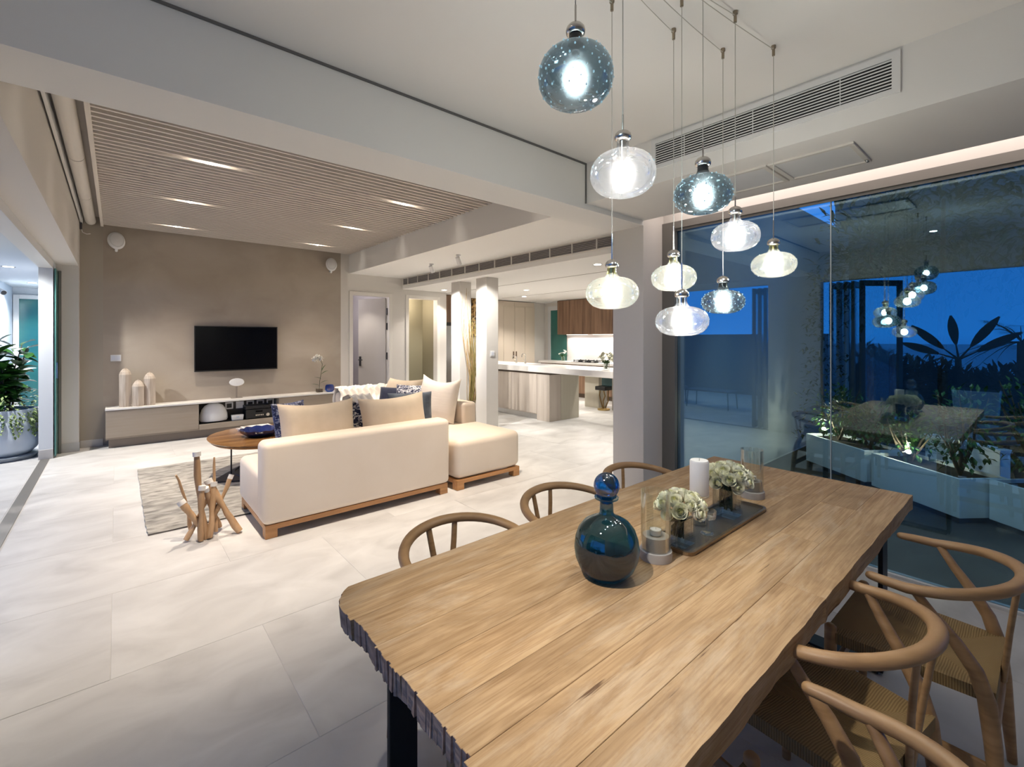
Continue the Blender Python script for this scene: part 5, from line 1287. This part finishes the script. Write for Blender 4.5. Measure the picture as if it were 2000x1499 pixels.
for k in range(16):
    a = rq.uniform(-2.4, .6); L_ = rq.uniform(.12, .36)
    for j in range(12):
        p = (.335 * math.cos(a) + rq.uniform(-.02, .03), .335 * math.sin(a) - .02, .60 - L_ * j / 11); mb.leaf(p, (math.cos(a) + rq.uniform(-1, 1), math.sin(a) + rq.uniform(-1, 1), -.8), .045, .028, seg=2)
o = tag(obj('trailing_plant', mb, LEAFP), 'pale trailing greenery spilling over the rim of the blue pot', 'plant', kind='stuff'); o.location = (-1.08, 8.48, 0)

# garden towards the sea: hedge, tropical plants, sea
def leafball(mb, c, rx, ry, rz, n, L_, wd, rg, shell=.5):
    for k in range(n):
        v = Vector((rg.gauss(0, 1), rg.gauss(0, 1), rg.gauss(0, 1))).normalized(); q = shell + (1 - shell) * rg.random()
        p = Vector((c[0] + v.x * rx * q, c[1] + v.y * ry * q, c[2] + v.z * rz * q))
        mb.leaf(p, (v.x + rg.uniform(-.8, .8), v.y + rg.uniform(-.8, .8), v.z + rg.uniform(-.6, .9)), L_ * rg.uniform(.7, 1.3), wd, seg=2)
rg = random.Random(9)
struct('wall_left', B(-5.6, -5.3, 3.4, 9.5, 0, 1.62), M('dark_screen', (.035, .035, .036), .8), 'dark garden wall beyond the terrace, seen mirrored in the glass', 'garden wall')
struct('wall_left', B(-6.2, -6.0, -8, 3.4, -.2, .45), M('dark_kerb', (.03, .04, .045), .8), 'low terrace kerb before the planting, seen mirrored in the glass', 'kerb')
def banana(x, y, h, n_, lab, seed):
    t = thing('banana_plant', lab, 'plant', (x, y, 0)); rr = random.Random(seed)
    obj('trunk', MB().tube([(0, 0, 0), (.01, 0, h * .5), (0, .01, h * .8)], [.07, .06, .045], 10), LEAFN, t)
    for k in range(n_):
        q_ = (-1.25, -.75, -.15, .55, 1.0)[k % 5]; d = Vector((.3 * math.sin(k * 2.2), -math.sin(q_), .10 + .8 * math.cos(q_)))
        d.normalize(); st_ = Vector((0, 0, h * .78)); e_ = st_ + d * .30
        lf_ = MB().tube([st_, st_ + d * .2, e_], [.02, .015, .01], 6)
        lf_.leaf(e_, d, rr.uniform(.55, .72), .15, up=(1, 0, .1), droop=.06, seg=6)
        obj('leaf', lf_, LEAFN, t, smooth=60)
banana(-4.6, 1.05, 1.42, 5, 'tall banana plant with broad leaves by the sea, seen mirrored in the glass', 3)
def palm(x, y, h, lab, seed):
    t = thing('palm', lab, 'plant', (x, y, 0)); rr = random.Random(seed)
    obj('trunk', MB().tube([(0, 0, 0), (.02, 0, h)], [.07, .05], 8), BARK, t)
    for k in range(26):
        a = 2.4 * k; el = rr.uniform(-.3, 1.1); d = Vector((math.cos(a) * math.cos(el), math.sin(a) * math.cos(el), math.sin(el))); f_ = MB()
        P = [Vector((0, 0, h)) + d * .85 * q - Vector((0, 0, .35 * q * q)) for q in (0, .25, .5, .75, 1)]
        f_.tube(P, [.008, .007, .006, .004, .002], 5); sd = d.cross(Vector((0, 0, 1))).normalized()
        for j in range(16):
            q = .2 + .8 * j / 15; p = Vector((0, 0, h)) + d * .85 * q - Vector((0, 0, .35 * q * q))
            for s_ in (1, -1): f_.leaf(p, d * .5 + sd * s_, .26 * (1.1 - .6 * q), .02, seg=1)
        obj('frond', f_, LEAFN, t)
palm(-4.2, .25, 1.45, 'spiky palm with drooping fronds by the sea, seen mirrored in the glass', 4)
palm(-5.0, -.6, 1.7, 'second spiky palm farther along the terrace edge', 5)
for k, (x, y, z, r_) in enumerate(((-4.5, 2.15, .6, .6), (-4.9, 1.6, .55, .6), (-4.4, .35, .5, .6), (-4.9, -.55, .6, .75), (-5.1, 2.6, .7, .6), (-4.6, 1.0, .45, .5))):
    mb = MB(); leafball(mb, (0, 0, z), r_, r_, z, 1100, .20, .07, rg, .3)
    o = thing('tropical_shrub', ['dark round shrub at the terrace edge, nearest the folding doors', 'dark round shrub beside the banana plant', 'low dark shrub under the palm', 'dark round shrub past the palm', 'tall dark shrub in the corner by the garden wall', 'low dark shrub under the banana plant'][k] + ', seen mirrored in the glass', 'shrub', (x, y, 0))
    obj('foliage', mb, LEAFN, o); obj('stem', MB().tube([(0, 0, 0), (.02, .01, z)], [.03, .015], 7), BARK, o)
t = thing('planter', 'square glazed planter before the palms, seen mirrored in the glass', 'planter', (-3.7, .75, 0))
obj('box', MB().prism([(-.25, -.25), (.25, -.25), (.25, .25), (-.25, .25)], .001, .62, [(-.29, -.29), (.29, -.29), (.29, .29), (-.29, .29)]), PLANTER, t, bevel=.01); obj('soil', B(-.27, .27, -.27, .27, .60, .625), SOIL, t)
mb = MB().box(-900, -14, -900, 900, -7, -6.5)
struct('sea', mb, SEAM, 'calm dark sea beyond the terrace, seen mirrored in the glass', 'sea')
# low terrace bench/table seen mirrored
t = thing('terrace_table', 'low dark terrace table, seen mirrored in the glass', 'table', (-2.4, 4.75, 0))
obj('top', B(-.25, .25, -.5, .5, .36, .39), DARKMET, t)
for sx in (-.22, .22):
    for sy in (-.46, .46): obj('leg', MB().tube([(sx, sy, .001), (sx * .9, sy * .95, .36)], .012, 7), DARKMET, t)
t = thing('terrace_chair', 'low dark terrace lounge chair, seen mirrored in the glass', 'chair', (-2.6, 5.9, 0))
obj('seat', B(-.30, .30, -.35, .35, .30, .38), DARKMET, t, bevel=.02); obj('backrest', MB().bar((.30, 0, .36), (.45, 0, .80), .68, .05, up=(1, 0, 0)), DARKMET, t)
for sx in (-.26, .26):
    for sy in (-.3, .3): obj('leg', MB().tube([(sx, sy, .001), (sx, sy, .31)], .014, 7), DARKMET, t)

# ------------------------------------------------------------------ planted court beyond the dining glass
struct('floor', B(3.80, 12, -4, YB0 - .02, -.2, -.02), DECK, 'dark timber deck outside the dining glass', 'deck')
struct('ceiling', B(XG + .1, 4.25, -4, YB0 - .02, 2.62, 2.8), M('eaves_grey', (.16, .17, .18), .8), 'dark eaves outside the dining glass', 'eaves')
struct('wall_right', B(9.58, 9.78, -4, 2.4, -.2, 5.2), M('court_wall', (.12, .14, .15), .8), 'dark garden wall behind the planters', 'garden wall')
dirv = Vector((.61, .79, 0)).normalized(); nv_ = Vector((.79, -.61, 0)).normalized()
def planter(cx_, cy_, L_, lab, plants, seed, lamp=None):
    """cx,cy: near right corner; runs back along dirv"""
    ang = math.atan2(dirv.y, dirv.x)
    t = thing('planter', lab, 'planter', (cx_, cy_, -.02), ang, group='planters in the court')
    W_ = .42; h = .375
    m = MB().box(0, L_, -W_, -W_ + .02, .05, h).box(0, L_, -.02, 0, .05, h).box(0, .02, -W_ + .02, -.02, .05, h).box(L_ - .02, L_, -W_ + .02, -.02, .05, h)
    obj('box', m, PLANTER, t, bevel=.003); obj('plinth', B(.03, L_ - .03, -W_ + .03, -.03, 0, .06), DARKMET, t)
    obj('soil', B(.02, L_ - .02, -W_ + .02, -.02, .06, h - .03), SOIL, t)
    rs = random.Random(seed)
    for (q, hh, rad, n_, lab2) in plants:
        p = Vector((cx_, cy_, 0)) + dirv * L_ * q + nv_ * W_ / 2
        s_ = thing('court_shrub', lab2, 'shrub', (p.x, p.y, .325)); mb = MB(); st_ = MB()
        for k in range(9):
            a = rs.uniform(0, 6.28); e_ = Vector((rad * .7 * math.cos(a), rad * .7 * math.sin(a), hh * rs.uniform(.6, 1)))
            st_.tube([(0, 0, 0), e_ * .5 + Vector((rs.uniform(-.04, .04), rs.uniform(-.04, .04), 0)), e_], [.014, .009, .004], 5)
        leafball(mb, (0, 0, hh * .55), rad, rad, hh * .5, n_, .055, .030, rs, .25)
        obj('foliage', mb, LEAFD, s_); obj('stems', st_, BARK, s_)
    if lamp:
        p = Vector((cx_, cy_, 0)) + dirv * L_ * lamp + nv_ * .10
        s_ = thing('garden_spotlight', lab.replace('planter', 'planter spotlight').split(',')[0] + ' lighting its leaves', 'spotlight', (p.x, p.y, .325))
        obj('stake', MB().tube([(0, 0, 0), (0, 0, .08)], .008, 7), DARKMET, s_); dd = Vector((-.35, -.2, .5)).normalized()
        obj('head', MB().tube([Vector((0, 0, .09)) - dd * .03, Vector((0, 0, .09)) + dd * .03], .026, 12), DARKMET, s_); obj('lens', MB().sphere(Vector((0, 0, .09)) + dd * .032, .02, 10, 6), LEDC, s_)
        light('garden_lamp', 'POINT', Vector((p.x, p.y, .325)) + Vector((0, 0, .17)), 3.2, (1, .93, .75), shadow_soft_size=.02)
planter(5.07, .40 - .52, .52 * 1.0, 'pale planter nearest the camera, cut off at the picture edge', [(.75, .85, .26, 420, 'gnarled shrub in the planter at the picture edge')], 1)
planter(5.21, .45, .86, 'pale planter in the middle of the row, with a bright spotlight', [(.22, .75, .28, 480, 'leafy shrub at the near end of the middle planter'), (.75, .45, .26, 260, 'sparse shrub at the far end of the middle planter')], 2, .66)
planter(5.80, 1.20, .86, 'pale planter farthest along the court, partly behind the glazing joint', [(.2, .5, .25, 380, 'bushy shrub at the near end of the farthest planter'), (.7, .62, .28, 520, 'brightly lit bushy shrub at the far end of the farthest planter')], 3, .82)
t = thing('stone_block', 'pale low stone block behind the middle planter', 'block', (6.2, .5, -.02)); obj('block', MB().box(-.35, .35, -.05, .05, 0, .5), PLANTER, t, bevel=.005, rot=(0, 0, math.atan2(dirv.y, dirv.x)))
obj('cap', MB().box(-.36, .36, -.06, .06, .5, .53), PLANTER, t, bevel=.003, rot=(0, 0, math.atan2(dirv.y, dirv.x)))
rg = random.Random(33)
for k, (x, y, h, r_) in enumerate(((7.4, 1.45, 3.6, .65), (8.6, .9, 4.3, .7), (7.9, .0, 4.1, .8), (7.2, -1.3, 4.2, .85), (9.0, 1.5, 4.0, .55), (8.3, -2.4, 4.1, .8))):
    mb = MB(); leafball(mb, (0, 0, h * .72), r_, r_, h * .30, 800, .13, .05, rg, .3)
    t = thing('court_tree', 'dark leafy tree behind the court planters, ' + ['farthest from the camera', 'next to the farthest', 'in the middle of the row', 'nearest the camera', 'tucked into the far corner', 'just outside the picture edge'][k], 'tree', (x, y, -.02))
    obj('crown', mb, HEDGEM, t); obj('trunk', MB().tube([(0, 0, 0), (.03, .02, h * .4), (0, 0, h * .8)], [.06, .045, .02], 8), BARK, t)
mb = MB()
for k in range(700):
    z = rg.uniform(.2, 2.4); mb.leaf((rg.uniform(-.12, .12) * (1.2 - z / 4), rg.uniform(-.28, .28) * (1.2 - z / 4), z), (rg.uniform(-1, 1), rg.uniform(-1, 1), rg.uniform(-.4, .8)), .07, .03, seg=2)
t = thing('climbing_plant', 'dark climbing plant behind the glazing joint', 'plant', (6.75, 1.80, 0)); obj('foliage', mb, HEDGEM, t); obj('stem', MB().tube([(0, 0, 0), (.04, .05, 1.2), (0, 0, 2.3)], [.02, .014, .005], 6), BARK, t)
